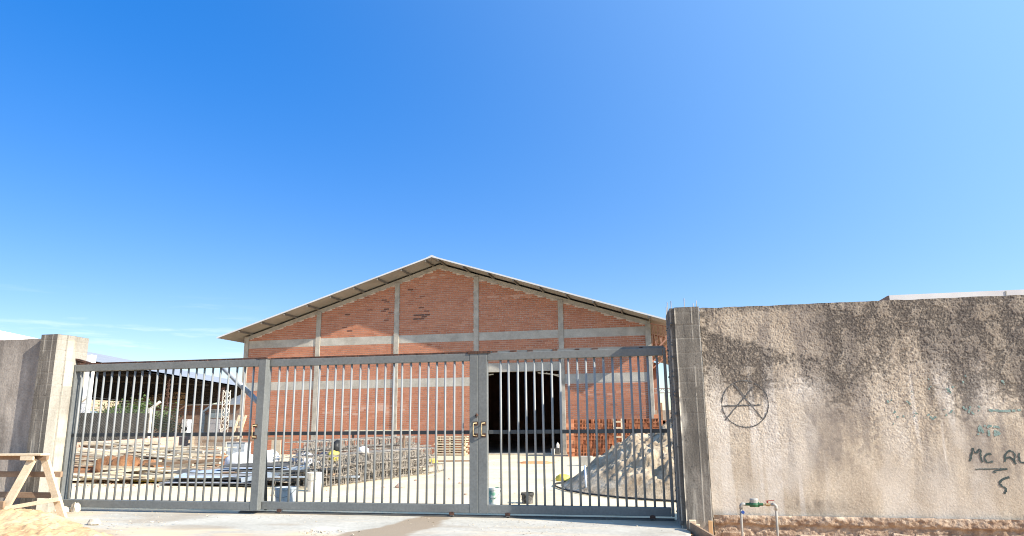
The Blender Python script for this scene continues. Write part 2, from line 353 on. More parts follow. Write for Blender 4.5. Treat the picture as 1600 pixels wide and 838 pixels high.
# yard: separate cast slabs with open joints
yd = MB().box(-24.6, 9.2, 12.47, 35.2, -.09, -.045)
yard = tag(obj('yard_floor', yd, M['soil']), 'pale concrete yard between gate and warehouse', kind='structure')
ye = [12.5, 15.55, 19.1, 22.9, 27.0, 31.0, 35.40]; xe = [-24.5, -20.2, -15.9, -11.6, -7.4, -3.2, 1.0, 5.2, 9.2]
for i in range(len(xe)-1):
    for j in range(len(ye)-1):
        sb = MB().box(xe[i]+.008, xe[i+1]-.008, ye[j]+.008, ye[j+1]-.008, -.04, 0.0 + random.uniform(-.004, .004))
        obj('slab', sb, M['yard'], yard, bevel=.006)

# apron in front of the gate, slightly sloping to the road
def apr_z(x, y):
    return (12.5-y)*-.006 + .004*(fbm(x*3, y*3, 21)-.5)
ax = np.linspace(-11.9, .17, 150); ay = np.linspace(8.9, 12.52, 60)
ap, X, Y = grid_xy(ax, ay, apr_z)
n0 = len(ap.v); V = list(map(tuple, ap.v)); nxx, nyy = len(ax), len(ay)
# skirt on the near and the right side
for i in range(nxx): V.append((ax[i], ay[0], -.3))
for j in range(nyy): V.append((ax[-1], ay[j], -.4))
for i in range(nxx-1): ap.f.append((i, n0+i, n0+i+1, i+1))
for j in range(nyy-1): ap.f.append((j*nxx+nxx-1, n0+nxx+j, n0+nxx+j+1, (j+1)*nxx+nxx-1))
ap.v = V
apron = tag(obj('concrete_apron', ap, M['apron'], smooth=True), 'grey concrete drive apron in front of the gate', kind='structure')
cx_ = -4.0 + (12.3-Y)*-.12 + .5*(fbm(X*0+3, Y*1.5, 5)-.5)
wdt = .32 + (12.3-Y)*.12 + .25*(fbm(X*2, Y*2, 6)-.5)
dm = sstep(wdt, wdt-.07, np.abs(X-cx_))*sstep(12.5, 12.3, Y)*.9
dm = np.maximum(dm, .45*sstep(.52, .74, fbm(X*.8, Y*1.6, 44, 5)))
dm = np.concatenate([dm.reshape(-1), np.zeros(nxx+nyy)]).astype(np.float32)
du = .8*sstep(.40, .68, fbm(X*1.1, Y*2.2, 46, 5))*np.maximum(sstep(-8.0, -11, X), sstep(10.9, 10.2, Y+.5*(fbm(X*1.3, Y, 47)-.5))) + .35*sstep(.5, .7, fbm(X*.5, Y*5, 48, 4)) + .5*sstep(12.15, 12.4, Y)*fbm(X*4, Y*4, 49)
du = np.concatenate([du.reshape(-1), np.zeros(nxx+nyy)]).astype(np.float32)
set_attrs(apron, {'damp': np.clip(dm, 0, 1), 'dust': np.clip(du, 0, 1)})

# orange sand bank by the road, lower left
def bank(x, y):
    d = fbm(x*.55, y*.9, 31, 5)
    edge = -7.5 + .9*(fbm(y*1.2, y*0, 8)-.5) - (y-9.2)*1.55
    m = sstep(edge+.7, edge-1.2, x)
    return -.10 + m*(.20 + .30*(d-.5) + .17*(fbm(x*3, y*4, 12)-.5) + .07*(.5-vor(x*5, y*6, 13)) + .03*(.5-vor(x*13, y*15, 14)))
bx_, by_ = np.linspace(-15.5, -6.4, 300), np.linspace(8.3, 11.75, 130)
bk, _, _ = grid_xy(bx_, by_, bank)
tag(obj('sand_bank', bk, M['sand'], smooth=True), 'loose orange sand bank along the road in the lower left corner', kind='structure')

# ================================================================== RIGHT BOUNDARY WALL
WY = 11.65
def rc(u, v):                     # roughcast height field, u = x-.52, v = z-.15
    big = fbm(u*2.2, v*2.2, 50, 3)
    k = .30 + .70*sstep(.6, 2.3, v + 1.8*(fbm(u*1.1, v*.9, 51)-.5))
    wx = u + .03*(fbm(u*9, v*9, 58, 2)-.5); wz = v + .03*(fbm(u*9+5, v*9, 59, 2)-.5)
    grain = .5 - np.minimum(vor(wx*44, wz*40, 52), .9)
    grain2 = .5 - np.minimum(vor(wx*21+3, wz*19, 57), .9)
    flake = sstep(.50, .54, fbm(wx*6, wz*6, 53, 4))*sstep(.9, 2.0, v)
    tex = fbm(u*60, v*55, 55, 2, .6)-.5
    return .011*(big-.5) + k*(.0055*grain + .0042*grain2 + .0065*tex) + .003*flake
def wall_pts(u): return .52+u
def wgrime(u, v):
    x = u+.52; z = v+.15
    st = fbm(x*4.2, z*.5, 60, 4); bl = fbm(x*1.0, z*1.3, 61, 4); fn = fbm(x*16, z*13, 62, 3); sp = fbm(x*34, z*30, 63, 2)
    lvl = z + 1.5*(bl-.5) + 1.1*(st-.5) + .10*sstep(1.5, 4.5, x)
    top = sstep(1.35, 2.85, lvl)
    a_ = .66-.36*top; nn = .26*st+.36*fn+.38*sp
    g_ = sstep(a_-.06, a_+.12, nn)*(.45+.55*top)*sstep(.02, .2, top)
    # clean patch near the pillar, bounded by a sloping tide mark
    tide = 2.96 - (x-.6)*.30 + .16*(fn-.5)
    clean = sstep(tide-.03, tide+.05, z)*sstep(2.5, 2.1, x+.35*(bl-.5))
    mark = np.exp(-((z-tide+.10)/.13)**2)*sstep(2.4, 1.6, x)*sstep(.3, .62, fn)*1.0
    mark = np.maximum(mark, .8*np.exp(-((z-tide+.03)/.035)**2)*sstep(1.9, 1.5, x)*sstep(.3, .5, fn))
    g_ = np.maximum(g_*(1-.95*clean), mark)
    g_ = np.maximum(g_, sstep(3.19, 3.33, z + .10*(fn-.5))*.92)
    g_ = np.maximum(g_, .7*sstep(.40, .25, z+.22*(fn-.5)+.12*(bl-.5))*sstep(.42, .6, bl))
    g_ = np.maximum(g_, .55*np.exp(-(((x-2.0)/.5)**2+((z-.33)/.12)**2))*fn*1.6)
    rel_ = (rc(u, v)-.011*(fbm(u*2.2, v*2.2, 50, 3)-.5)); g_ = g_*(1-.6*sstep(.000, .0042, rel_))
    left = sstep(.85, .56, x + .12*(fn-.5))*sstep(1.8, 2.6, z)*.95
    return np.maximum(g_, left*sstep(.35, .6, fn))*.84
def wdirt(u, v):
    x = u+.52; z = v+.15
    d = sstep(.44, .60, fbm(x*4.0, z*.42, 70, 5))*.95
    e = .38*sstep(1.2, 2.6, z + .9*(fbm(x*1.3, z*1.2, 73)-.5))
    spk = .75*sstep(.52, .66, fbm(x*26, z*22, 74, 3))*sstep(.5, 1.5, z)*(.4+.8*fbm(x*1.5, z*1.2, 75))
    return np.maximum(np.maximum(d*sstep(.2, 1.2, z), e)*(.35+fbm(x*14, z*14, 72)*1.0), spk)
def wpale(u, v):
    x = u+.52; z = v+.15
    p = sstep(.48, .70, fbm(x*1.7, z*.8, 80, 4))*.5*sstep(2.4, 1.2, z)
    b = np.exp(-(((x-1.95)/.34)**2+((z-2.0)/.26)**2))*.75
    c2 = np.exp(-(((x-4.38)/.28)**2+((z-1.9)/.42)**2))*.55
    dr = .75*sstep(.56, .68, fbm(x*6, z*.3, 85, 3))*sstep(2.9, 1.7, z)
    return np.maximum(np.maximum(p, dr), np.maximum(b, c2))*(.5+.75*fbm(x*11, z*11, 81))
wall = thing('boundary_wall', 'stained beige roughcast wall with graffiti at the right', 'wall', (.52, WY, -.4))
wf, A = relief((.52, WY, .15), (1,0,0), (0,0,1), (0,-1,0), 5.6, 3.19, .0078, rc, {'grime': wgrime, 'dirt': wdirt, 'pale': wpale})
# ragged top edge
wfv = wf.v.copy(); topm = wfv[:, 2] > 3.30
wfv[topm, 2] += .022*(fbm(wfv[topm, 0]*5, wfv[topm, 0]*0, 90)-.5)
wf.v = wfv
o = obj('render_face', wf, M['roughcast'], wall, smooth=True); set_attrs(o, A)
core = MB().box(.525, 6.12, WY+.02, WY+.22, -.5, 3.315).box(6.12, 13, WY-.01, WY+.22, -.5, 3.34)
obj('wall_core', core, M['roughcast'], wall)
# broken footing under the render
def foot(u, v):
    n_ = fbm(u*4, v*9, 101, 4); lip = sstep(.46, .50, v + .05*(n_-.5)) * sstep(.66, .60, v + .06*(vnoise(u*7, v*0, 103)-.5))
    return .02 + lip*(.035+.05*(n_-.5)) + .03*(fbm(u*16, v*28, 104, 4)-.5) + .016*(.4-vor(u*17, v*26, 106)) + .04*(fbm(u*5, v*8, 107)-.5) + .03*sstep(.28, .24, v)
ff, _ = relief((.53, WY-.004, -.42), (1,0,0), (0,0,1), (0,-1,0), 5.6, .615, .014, foot)
obj('footing', ff, M['footing'], wall, smooth=True)
# footing stones showing below the lip
sxp = .62
while sxp < 5.6:
    w_ = random.uniform(.16, .42); b_ = MB(); z0 = -.20 + random.uniform(-.03, .02); z1 = z0 + random.uniform(.10, .17)
    b_.box(sxp, sxp+w_-.025, WY-.075-random.uniform(0, .03), WY, z0, z1)
    for i in range(8):
        v_ = b_.v[i]; b_.v[i] = (v_[0]+random.uniform(-.03, .03), v_[1]+random.uniform(-.02, .02), v_[2]+random.uniform(-.025, .025))
    obj('stone', b_, M['footing'], wall, bevel=.018); sxp += w_
# graffiti: painted strokes lying on the render
def stroke(mb, pts, w, seed=1, gaps=0.0, dens=.012):
    P = []
    for (a, b) in zip(pts[:-1], pts[1:]):
        n_ = max(2, int(math.hypot(b[0]-a[0], b[1]-a[1])/dens))
        for i in range(n_): t_ = i/n_; P.append((a[0]+(b[0]-a[0])*t_, a[1]+(b[1]-a[1])*t_))
    P.append(pts[-1]); P = np.array(P); k = len(P)
    T = np.gradient(P, axis=0); T /= np.maximum(np.hypot(T[:, 0], T[:, 1]), 1e-6)[:, None]; Nn = np.stack([-T[:, 1], T[:, 0]], 1)
    cols = []
    for s_ in (-1, -.33, .33, 1):
        ww = w/2*(1+1.1*(vnoise(np.arange(k)*.8, np.full(k, s_*5.0), seed)-.5))
        Q = P + Nn*(s_*ww)[:, None]; y = WY - rc(Q[:, 0]-.52, Q[:, 1]-.15) - .0045
        cols.append(np.stack([Q[:, 0], y, Q[:, 1]], 1))
    keep = vnoise(np.arange(k)*.35, np.zeros(k), seed+5) > gaps
    o_ = len(mb.v)
    for i in range(k):
        for c in cols: mb.v.append(tuple(c[i])); mb.tone.append(.5)
    for i in range(k-1):
        if keep[i]:
            for j in range(3):
                a = o_+i*4+j; mb.f.append((a, a+4, a+5, a+1))
def smooth_path(pts, it=2):
    for _ in range(it):
        q = [pts[0]]
        for a, b in zip(pts[:-1], pts[1:]): q += [(a[0]*.75+b[0]*.25, a[1]*.75+b[1]*.25), (a[0]*.25+b[0]*.75, a[1]*.25+b[1]*.75)]
        pts = q+[pts[-1]]
    return pts
gm = MB()
stroke(gm, [(1.107+.343*math.cos(a)*(1+.02*math.sin(2*a)), 1.825+.352*math.sin(a)) for a in np.linspace(.3, .3+2*math.pi, 80)], .016, 3, .05)
for pth in ([(.967, 2.127), (1.342, 1.599)], [(1.246, 2.08), (.796, 1.582)], [(.786, 1.797), (1.336, 1.805)]): stroke(gm, pth, .02, 11, .0)
tag(obj('painted_symbol', gm, M['ink'], wall), 'black spray painted circle around a crossed A')
lm = MB()
for pth in ([(4.118, .978), (4.165, 1.10), (4.175, 1.169), (4.203, 1.066), (4.277, 1.174), (4.261, .999), (4.282, .962)],
            [(4.405, 1.066), (4.362, 1.085), (4.318, 1.05), (4.309, .99), (4.337, .955), (4.411, .972)],
            [(4.56, .964), (4.575, 1.051), (4.61, 1.105), (4.65, 1.122), (4.69, 1.10), (4.70, 1.05), (4.675, .95)],
            [(4.575, 1.022), (4.64, 1.034), (4.695, .936)], [(4.755, 1.09), (4.735, .965), (4.82, .953)],
            ):
    stroke(lm, smooth_path(pth, 1), .024, 17)
stroke(lm, [(4.17, .865), (4.366, .872), (4.579, .872)], .016, 5); stroke(lm, smooth_path([(4.579, .866), (4.42, .85), (4.385, .828), (4.43, .822)]), .013, 6)
stroke(lm, smooth_path([(4.59, .757), (4.507, .742), (4.445, .68), (4.479, .633), (4.535, .60), (4.492, .534)], 2), .026, 7)
tag(obj('painted_lettering', lm, M['ink_green'], wall), 'dark spray painted letters Mc AL with an underline and a hook below')
tm = MB(); rr = random.Random(4)
def glyph(x, z, s_):
    for _ in range(rr.choice((1, 2, 2, 3))):
        a = (x+rr.uniform(-.5, .5)*s_, z+rr.uniform(-.6, .6)*s_); b = (a[0]+rr.uniform(-.6, .6)*s_, a[1]+rr.uniform(-.8, .8)*s_)
        stroke(tm, [a, ((a[0]+b[0])/2+rr.uniform(-.2, .2)*s_, (a[1]+b[1])/2), b], .026, rr.randint(1, 99), .36)
for (x, z) in [(3.15, 1.83), (3.38, 1.84), (3.46, 1.98), (3.67, 2.09), (3.72, 2.03), (3.96, 2.0), (4.0, 1.96), (4.19, 2.13), (4.7, 2.07)]: glyph(x, z, .06)
for (x, z) in [(3.3, 1.6), (3.6, 1.63), (3.9, 1.63), (4.08, 1.66), (4.33, 1.69)]: glyph(x, z, .06)
for (x, z) in [(3.17, 1.54), (3.22, 1.62), (3.5, 1.66), (3.70, 1.61), (3.78, 1.59), (4.0, 1.65), (4.16, 1.66), (4.22, 1.68)]: glyph(x, z, .075)
stroke(tm, [(4.45, 1.685), (4.65, 1.67), (4.95, 1.69)], .028, 8, .5)
for pth in ([(4.27, 1.34), (4.31, 1.47), (4.35, 1.33)], [(4.28, 1.39), (4.35, 1.39)], [(4.36, 1.47), (4.46, 1.46)], [(4.41, 1.46), (4.41, 1.32)], [(4.49, 1.46), (4.49, 1.33), (4.55, 1.36), (4.5, 1.40), (4.55, 1.44), (4.49, 1.46)]):
    stroke(tm, pth, .03, 9, .12)
tag(obj('faded_writing', tm, M['teal'], wall), 'worn teal scribbles that can hardly be read')

# ================================================================== GATE PILLARS
def board_relief(seed, w, fin=None):
    def f(u, v):
        h = .004*(fbm(u*8, v*5, seed, 4)-.5)
        row = v/.225 + .25*(vnoise(v*1.7, v*0, 7)-.5); j = np.abs(row-np.round(row))*.225
        amp = .9*sstep(1.0, 2.5, v)
        h = h - .006*amp*np.exp(-(j/.006)**2)*(.3+vnoise(u*9, np.round(row)*3.7, seed+3))
        h = h + .003*(vnoise(np.round(u/.09)*5.1, np.floor(row)*2.3, seed+4)-.5)
        sg = vnoise(u*70, v*45, seed+7); h = h - .006*sstep(.9, 1.0, sg)
        if fin is not None:
            for (fx, fw_, fh) in fin:
                wob = .010*(vnoise(v*3, v*0, seed+9)-.5)
                h = h + fh*np.exp(-((u-fx-wob)/fw_)**2)*sstep(.25, .5, vnoise(v*7, v*0+fx*31, seed+12)+.15)
        return h
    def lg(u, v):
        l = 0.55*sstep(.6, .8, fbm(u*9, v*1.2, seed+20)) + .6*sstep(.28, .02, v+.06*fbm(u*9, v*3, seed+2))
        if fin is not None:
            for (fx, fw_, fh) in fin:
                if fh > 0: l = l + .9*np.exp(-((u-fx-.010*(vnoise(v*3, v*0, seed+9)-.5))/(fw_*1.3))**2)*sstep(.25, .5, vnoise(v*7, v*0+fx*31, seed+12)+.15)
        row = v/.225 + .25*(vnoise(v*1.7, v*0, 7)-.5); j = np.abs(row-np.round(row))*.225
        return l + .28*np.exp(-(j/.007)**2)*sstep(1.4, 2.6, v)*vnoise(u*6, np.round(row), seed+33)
    def gr(u, v):
        return .55*sstep(.52, .75, fbm(u*4, v*.8, seed+40)) + .9*sstep(.9, 1.0, vnoise(u*70, v*45, seed+7)) + .5*sstep(3.05, 3.35, v)*fbm(u*6, v*6, seed+41)
    return f, {'light': lg, 'grime': gr}
def dirs(p, q):  # unit horizontal direction and outward normal (to the right-hand side seen from outside)
    d = np.array(q)-np.array(p); w = np.hypot(*d); d = d/w; return (d[0], d[1], 0), (d[1], -d[0], 0), w
def pillar(name, label, poly, H, seed, fins, pale=()):
    """poly: horizontal outline, counter-clockwise seen from above; fins: {edge index: fin list}"""
    c = np.mean(poly, 0); t = thing(name, label, 'pillar', (c[0], c[1], 0))
    inner = MB(); n_ = len(poly); P = [(c[0]+(x-c[0])*.95, c[1]+(y-c[1])*.965) for x, y in poly]
    inner.add([(x, y, -.45) for x, y in P]+[(x, y, H-.005) for x, y in P],
              [tuple(range(n_-1, -1, -1)), tuple(range(n_, 2*n_))]+[(i, (i+1)%n_, (i+1)%n_+n_, i+n_) for i in range(n_)])
    obj('core', inner, M['pillar'], t)
    for i, fin in fins.items():
        p, q = poly[i], poly[(i+1)%n_]; U, Nn, w = dirs(p, q)
        f, at = board_relief(seed+i*13, w, fin)
        mb, A_ = relief((p[0], p[1], -.1), U, (0,0,1), Nn, w, H+.1, .011, f, at)
        ob = obj('cast_face', mb, M['pillar_sunlit' if i in pale else 'pillar'], t, smooth=True); set_attrs(ob, A_)
    cap = MB(); cap.add([(x, y, H+.002) for x, y in poly], [tuple(range(n_))]); obj('top_face', cap, M['pillar'], t)
    return t
rp = pillar('gate_pillar', 'grey board marked concrete pillar with rebar stubs at right end of the gate',
            [(.052, 11.58), (.118, 11.58), (.124, 11.50), (.508, 11.50), (.52, 12.5), (-.012, 12.5)], 3.345, 200,
            {0: [(.004, .006, .006)], 1: None, 2: [(.004, .007, .012), (.262, .005, .005), (.375, .006, .004)], 3: None, 5: [(.2, .01, .006), (.45, .01, .008)]})
for (x, y, z) in [(-.0, 12.3, 3.48), (.02, 11.9, 3.50), (.08, 11.62, 3.47), (.29, 11.7, 3.52), (.43, 11.75, 3.44), (.475, 11.6, 3.46)]:
    obj('rebar', MB().tube([(x, y, 3.2), (x+.004, y, z)], .007, 6), M['rebar'], rp)
# mortar drips along the arris beside the gate
dr = MB(); rr = random.Random(9)
for k in range(90):
    z = rr.uniform(.05, 3.2); y = rr.choice((11.6, 12.1, 12.35)) + rr.uniform(-.03, .03); x = .052-(y-11.58)*.07-.004; s_ = rr.uniform(.008, .024)
    dr.add([(x-s_, y-s_, z), (x+.03, y-s_, z-s_), (x+.03, y+s_, z-s_), (x-s_*.6, y+s_, z+s_), (x+.03, y, z+s_*1.6)], [(0,1,4), (0,4,3), (0,3,2,1), (1,2,4), (2,3,4)])
obj('mortar_drips', dr, M['pillar'], rp)['kind'] = 'stuff'
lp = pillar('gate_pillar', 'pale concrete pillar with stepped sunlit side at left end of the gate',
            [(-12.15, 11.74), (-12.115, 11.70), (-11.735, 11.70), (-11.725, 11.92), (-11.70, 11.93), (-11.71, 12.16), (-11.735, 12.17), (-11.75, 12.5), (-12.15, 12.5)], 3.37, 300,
            {0: [(.01, .01, .004)], 1: [(.27, .005, .006), (.10, .01, -.004)], 2: None, 3: None, 4: [(.1, .2, .0001)], 5: None, 6: None, 8: None}, (2, 3, 4, 5, 6))  # the near-flat fin only paints the middle of the sunlit side brighter

# ================================================================== LEFT WALL
lw = thing('boundary_wall', 'brown grey rendered wall left of the pale pillar, shadow across it', 'wall', (-14, 11.9, 0))
def lwh(u, v): return .008*(fbm(u*3, v*3, 401, 4)-.5) + .005*(fbm(u*25, v*20, 403, 3)-.5)
def lwg(u, v): return np.clip(sstep(2.5, 3.4, v + .9*(fbm(u*3, v*.8, 405)-.5))*(.4+.8*fbm(u*9, v*5, 406)) + .5*sstep(.5, .7, fbm(u*4, v*.6, 407)), 0, 1)*.45
mb, A_ = relief((-16.2, 11.86, -.15), (1,0,0), (0,0,1), (0,-1,0), 4.06, 3.47, .02, lwh, {'grime': lwg})
v_ = mb.v; tp = v_[:, 2] > 3.3; v_[tp, 2] += .03*(fbm(v_[tp, 0]*4, v_[tp, 0]*0, 90)-.5)
set_attrs(obj('render_face', mb, M['leftwall'], lw, smooth=True), A_)
obj('wall_core', MB().box(-26, -12.16, 11.885, 12.06, -.2, 3.30), M['leftwall'], lw)

# ================================================================== GATE
GY = 12.37
def gate_leaf(label, x0, x1, y, lst, rst, nb, x_first, x_last, rail_over=0):
    t = thing('gate_leaf', label, 'gate', ((x0+x1)/2, y, 0), 'three barred leaves of the steel gate')
    d = .065 if label.startswith('left') else .05
    zb0, zb1, zt0, zt1 = .065, .205, 2.665, 2.80
    if lst: obj('stile', MB().box(x0, x0+lst, y-d, y+d, zb0, zt1), M['gate'], t, bevel=.006)
    if rst: obj('stile', MB().box(x1-rst, x1, y-d, y+d, zb0, zt1), M['gate'], t, bevel=.006)
    a, b = x0+(lst or 0), x1-(rst or 0)
    obj('bottom_rail', MB().box(a+.002, b-.002, y-d+.003, y+d-.003, zb0+.002, zb1), M['gate'], t, bevel=.006)
    obj('top_rail', MB().box(a+.002, b-.002, y-d+.003, y+d-.003, zt0, zt1-.002), M['gate'], t, bevel=.006)
    obj('middle_rail', MB().box(a+.002, b-.002, y+.022, y+.06, 1.385, 1.45), M['rail'], t, bevel=.004)
    me = None
    for k in range(nb):
        x = x_first + (x_last-x_first)*k/(nb-1)
        if me is None:
            o_ = obj('bar', MB().tube([(x, y, zb1-.01), (x, y, zt0+.01)], .0195, 12), M['bar'], t, loc=(x, y, 0), smooth=True); me = o_
        else:
            o_ = link_copy(me, t); o_.location = me.location + Vector((x-x_first+random.uniform(-.004, .004), 0, 0)); o_.rotation_euler = (random.uniform(-.002, .002), random.uniform(-.0022, .0022), random.uniform(0, 3))
    # rusty guide strip and weld spots along the top
    obj('top_guide', MB().box(x0+.03, x1-.03, y-.02, y+.04, zt1, zt1+.034), M['gate' if rail_over else 'rust'], t)
    wd = MB(); r_ = random.Random(int(x0*10)); xx = x0+.25
    while xx < x1-.2:
        if r_.random() < .75: wd.box(xx, xx+r_.uniform(.05, .13), y-.04, y-.005, zt1-.004, zt1+r_.uniform(.016, .03))
        xx += r_.uniform(.28, .46)
    obj('weld_spots', wd, M['rust'], t)['kind'] = 'stuff'
    return t
def pull(x, y, parent):
    obj('handle', MB().tube([(x+.05, y, 1.575), (x, y-.045, 1.57), (x, y-.05, 1.54), (x, y-.05, 1.395), (x, y-.045, 1.365), (x+.05, y, 1.36)], .011, 8), M['brass'], parent, smooth=True)
    for z_ in (1.5675, 1.365): obj('handle_plate', MB().box(x-.02, x+.07, y-.006, y+.004, z_-.032, z_+.032), M['rust'], parent)
def foot_roller(x, y, parent):
    o_ = obj('wheel_bracket', MB().box(x-.03, x+.03, y-.058, y+.03, .05, .085).box(x-.045, x+.045, y-.06, y-.053, .03, .075), M['rust'], parent)
    obj('wheel', MB().tube([(x, y-.05, .03), (x, y-.02, .03)], .03, 12), M['greysheet'], parent)
g1 = gate_leaf('left barred gate leaf beside the pale stepped pillar', -11.725, -7.43, GY-.135, .055, .155, 23, -11.56, -7.73)
g2 = gate_leaf('middle barred gate leaf in front of the rebar cages', -7.50, -3.338, GY, .05, .15, 23, -7.26, -3.62)
g3 = gate_leaf('right barred gate leaf before the dark doorway and sand heap', -3.33, -.045, GY, .165, .05, 19, -2.93, -.20, 1)
pull(-7.60, GY-.202, g1); pull(-3.405, GY-.052, g2); pull(-3.255, GY-.052, g3)
for x in (-7.075, -3.803): foot_roller(x, GY, g2)
for x in (-2.81, -.396): foot_roller(x, GY, g3)
obj('hinge_plate', MB().box(-3.52, -3.336, GY-.062, GY+.02, 2.79, 2.835), M['rust'], g2)
obj('hinge_plate', MB().box(-3.332, -3.10, GY-.062, GY+.02, 2.792, 2.832), M['rust'], g3)
obj('latch', MB().tube([(-3.37, GY-.06, 1.70), (-3.333, GY-.075, 1.715)], .022, 8).tube([(-3.352, GY-.085, 1.74), (-3.352, GY-.085, 1.665)], .013, 8), M['rust'], g2)
obj('end_cap', MB().box(-7.62, -7.42, GY-.205, GY-.06, 2.80, 2.82), M['rust'], g1)
obj('shim', MB().obox((-11.78, GY-.12, 2.93), (-11.42, GY-.10, 2.83), .10, .03).obox((-11.78, GY-.10, 2.88), (-11.48, GY-.09, 2.825), .08, .03), M['rust'], g1)
tr = MB().box(-7.9, -.05, GY-.05, GY+.05, .002, .022).box(-7.9, -.05, GY-.012, GY+.012, .022, .034)
tag(obj('gate_track', tr, M['steel_dark'], loc=(-4, GY, 0)), 'dark steel floor track under the middle and right gate leaves', 'track')
br = thing('steel_brace', 'blue grey slanting brace pipe behind the left gate leaf', 'brace', (-8.2, 12.75, 0))
obj('pipe', MB().tube([(-8.75, 12.62, 2.79), (-8.05, 12.66, 2.18)], .052, 12).tube([(-8.05, 12.66, 2.18), (-7.70, 12.68, 1.88)], .052, 12), M['bluegrey_pipe'], br, smooth=True)
obj('strut', MB().tube([(-7.70, 12.68, 1.93), (-7.62, 12.78, .0)], .03, 8), M['steel_dark'], br, smooth=True)

# ================================================================== WAREHOUSE
BY = 35.5
wh = thing('warehouse', 'red brick warehouse with concrete frame and pale gable roof', 'warehouse', (-11.9, BY, 0))
CX = [-22.94, -18.62, -14.09, -9.69, -5.25, -.93]; CW = .135
RIDGE = (-11.72, 9.86); SL, SR = .312, .322       # underside line of the raking beam top
def under(x): return RIDGE[1] - (RIDGE[0]-x)*SL if x < RIDGE[0] else RIDGE[1] - (x-RIDGE[0])*SR
BT = .21                                          # raking beam depth
for k, x in enumerate(CX):
    tp = under(x)-.02 if k in (0, 5) else under(x)-BT*.6
    obj('column', MB().box(x-CW, x+CW, BY-.06, BY+.2, 0, tp), M['concrete'], wh, bevel=.01)
UB = (5.69, 6.12); LB = [(3.37, 3.82)]*2 + [(3.38, 3.83), (4.06, 4.51), (3.43, 3.88)]
for i in range(5):
    a, b = CX[i]+CW+.002, CX[i+1]-CW-.002
    obj('tie_beam', MB().box(a, b, BY-.016, BY+.2, *UB), M['lintel'], wh, bevel=.006)
    obj('tie_beam', MB().box(a, b, BY-.016, BY+.2, *LB[i]), M['lintel'], wh, bevel=.006)
def rake(xa, xb):
    pl = [(xa, under(xa)-BT), (xb, under(xb)-BT), (xb, under(xb)), (xa, under(xa))]
    return MB().prism(pl, BY-.025, BY+.2)
for xa, xb in ((CX[0]-CW-.02, RIDGE[0]), (RIDGE[0], CX[5]+CW+.02)):
    obj('raking_beam', rake(xa, xb), M['concrete'], wh)
# brickwork, bay by bay
BLn, BHt, JT = .315, .100, .019
HOLES = [(-17.05, 7.5, .45, 1.1), (-14.6, 7.8, .35, .9), (-15.5, 7.1, .3, .5), (-12.6, 7.7, .5, .9), (-13.4, 7.9, .2, .8)]
EFF = [(-16.3, 2.2, 2.2, .22), (-14.9, 2.35, 1.6, .2), (-7.5, 7.9, 2.6, .12), (-2.5, 2.9, 2.0, .12), (-12.0, 9.2, 2.0, .1)]
def brick_zone(a, b, z0, ztop, seed):
    """mortar panel and its bricks between x=a..b, z0..ztop(x)"""
    zt = ztop if callable(ztop) else (lambda x: ztop)
    brk = [a] + ([RIDGE[0]] if a < RIDGE[0] < b and callable(ztop) else []) + [b]
    pl = [(a, z0), (b, z0)] + [(x, zt(x)) for x in reversed(brk)]
    pn = obj('wall_panel', MB().prism(pl, BY, BY+.19), M['mortar'], wh)
    r_ = random.Random(seed); bm_ = MB(); row = 0; z = z0+.004
    while z < max(zt(x) for x in brk):
        x = a + (0 if row % 2 else -BLn/2) + r_.uniform(-.03, .03)
        rowt = r_.uniform(-.06, .06)
        while x < b:
            x0_, x1_ = max(x, a+.004), min(x+BLn-JT, b-.004); zz = min(zt(x0_), zt(x1_))-.004
            h = min(z+BHt-JT, zz)
            if x1_-x0_ > .04 and h-z > .03:
                t_ = min(.85, max(.3, r_.gauss(.56, .075)+rowt*.6)); xc = (x0_+x1_)/2
                for (hx, hz, hw, hh) in HOLES:
                    if abs(xc-hx) < hw and abs(z-hz) < hh and r_.random() < .13: t_ = r_.uniform(.10, .26)
                for (hx, hz, hw, hh) in EFF:
                    if abs(xc-hx) < hw and abs(z-hz) < hh and r_.random() < .45: t_ = r_.uniform(.8, .93)
                y = BY-.013-r_.uniform(0, .006)
                if t_ > .06:
                    bm_.add([(x0_, BY, z), (x1_, BY, z), (x1_, BY, h), (x0_, BY, h), (x0_, y, z), (x1_, y, z), (x1_, y, h), (x0_, y, h)],
                            [(4,5,6,7), (0,1,5,4), (1,2,6,5), (2,3,7,6), (3,0,4,7)], t_)
                else:
                    y = BY-.002; bm_.add([(x0_, y, z), (x1_, y, z), (x1_, y, h), (x0_, y, h)], [(0,1,2,3)], t_)
            x += BLn
        z += BHt; row += 1
    o_ = obj('brickwork', bm_, M['brick'], pn, tone=True); o_['kind'] = 'stuff'
    return pn
for i in range(5):
    a, b = CX[i]+CW+.001, CX[i+1]-CW-.001
    if i != 3: brick_zone(a, b, 0, LB[i][0]-.001, 10+i)
    brick_zone(a, b, LB[i][1]+.001, UB[0]-.001, 20+i)
    brick_zone(a, b, UB[1]+.001, lambda x: under(x)-BT-.002, 30+i)
# shell: side and rear walls, floor
obj('side_wall', MB().add([(-23.05, BY+.2, 0), (-22.5, 62, 0), (-22.5, 62, 6.1), (-23.05, BY+.2, 6.1)], [(0,1,2,3)]).box(-23.0, -22.8, BY+.2, BY+.4, 0, 6.1), M['inner'], wh)
obj('side_wall', MB().add([(-.85, BY+.2, 0), (-1.6, 62, 0), (-1.6, 62, 6.1), (-.85, BY+.2, 6.1)], [(3,2,1,0)]), M['inner'], wh)
obj('rear_wall', MB().prism([(-23, 0), (-1, 0), (-1, 6.3), (-11.7, 9.7), (-23, 6.3)], 62, 62.2), M['inner'], wh)
obj('floor_slab', MB().box(-22.8, -1.0, BY-.02, 62, -.04, .004), M['floor_dark'], wh)
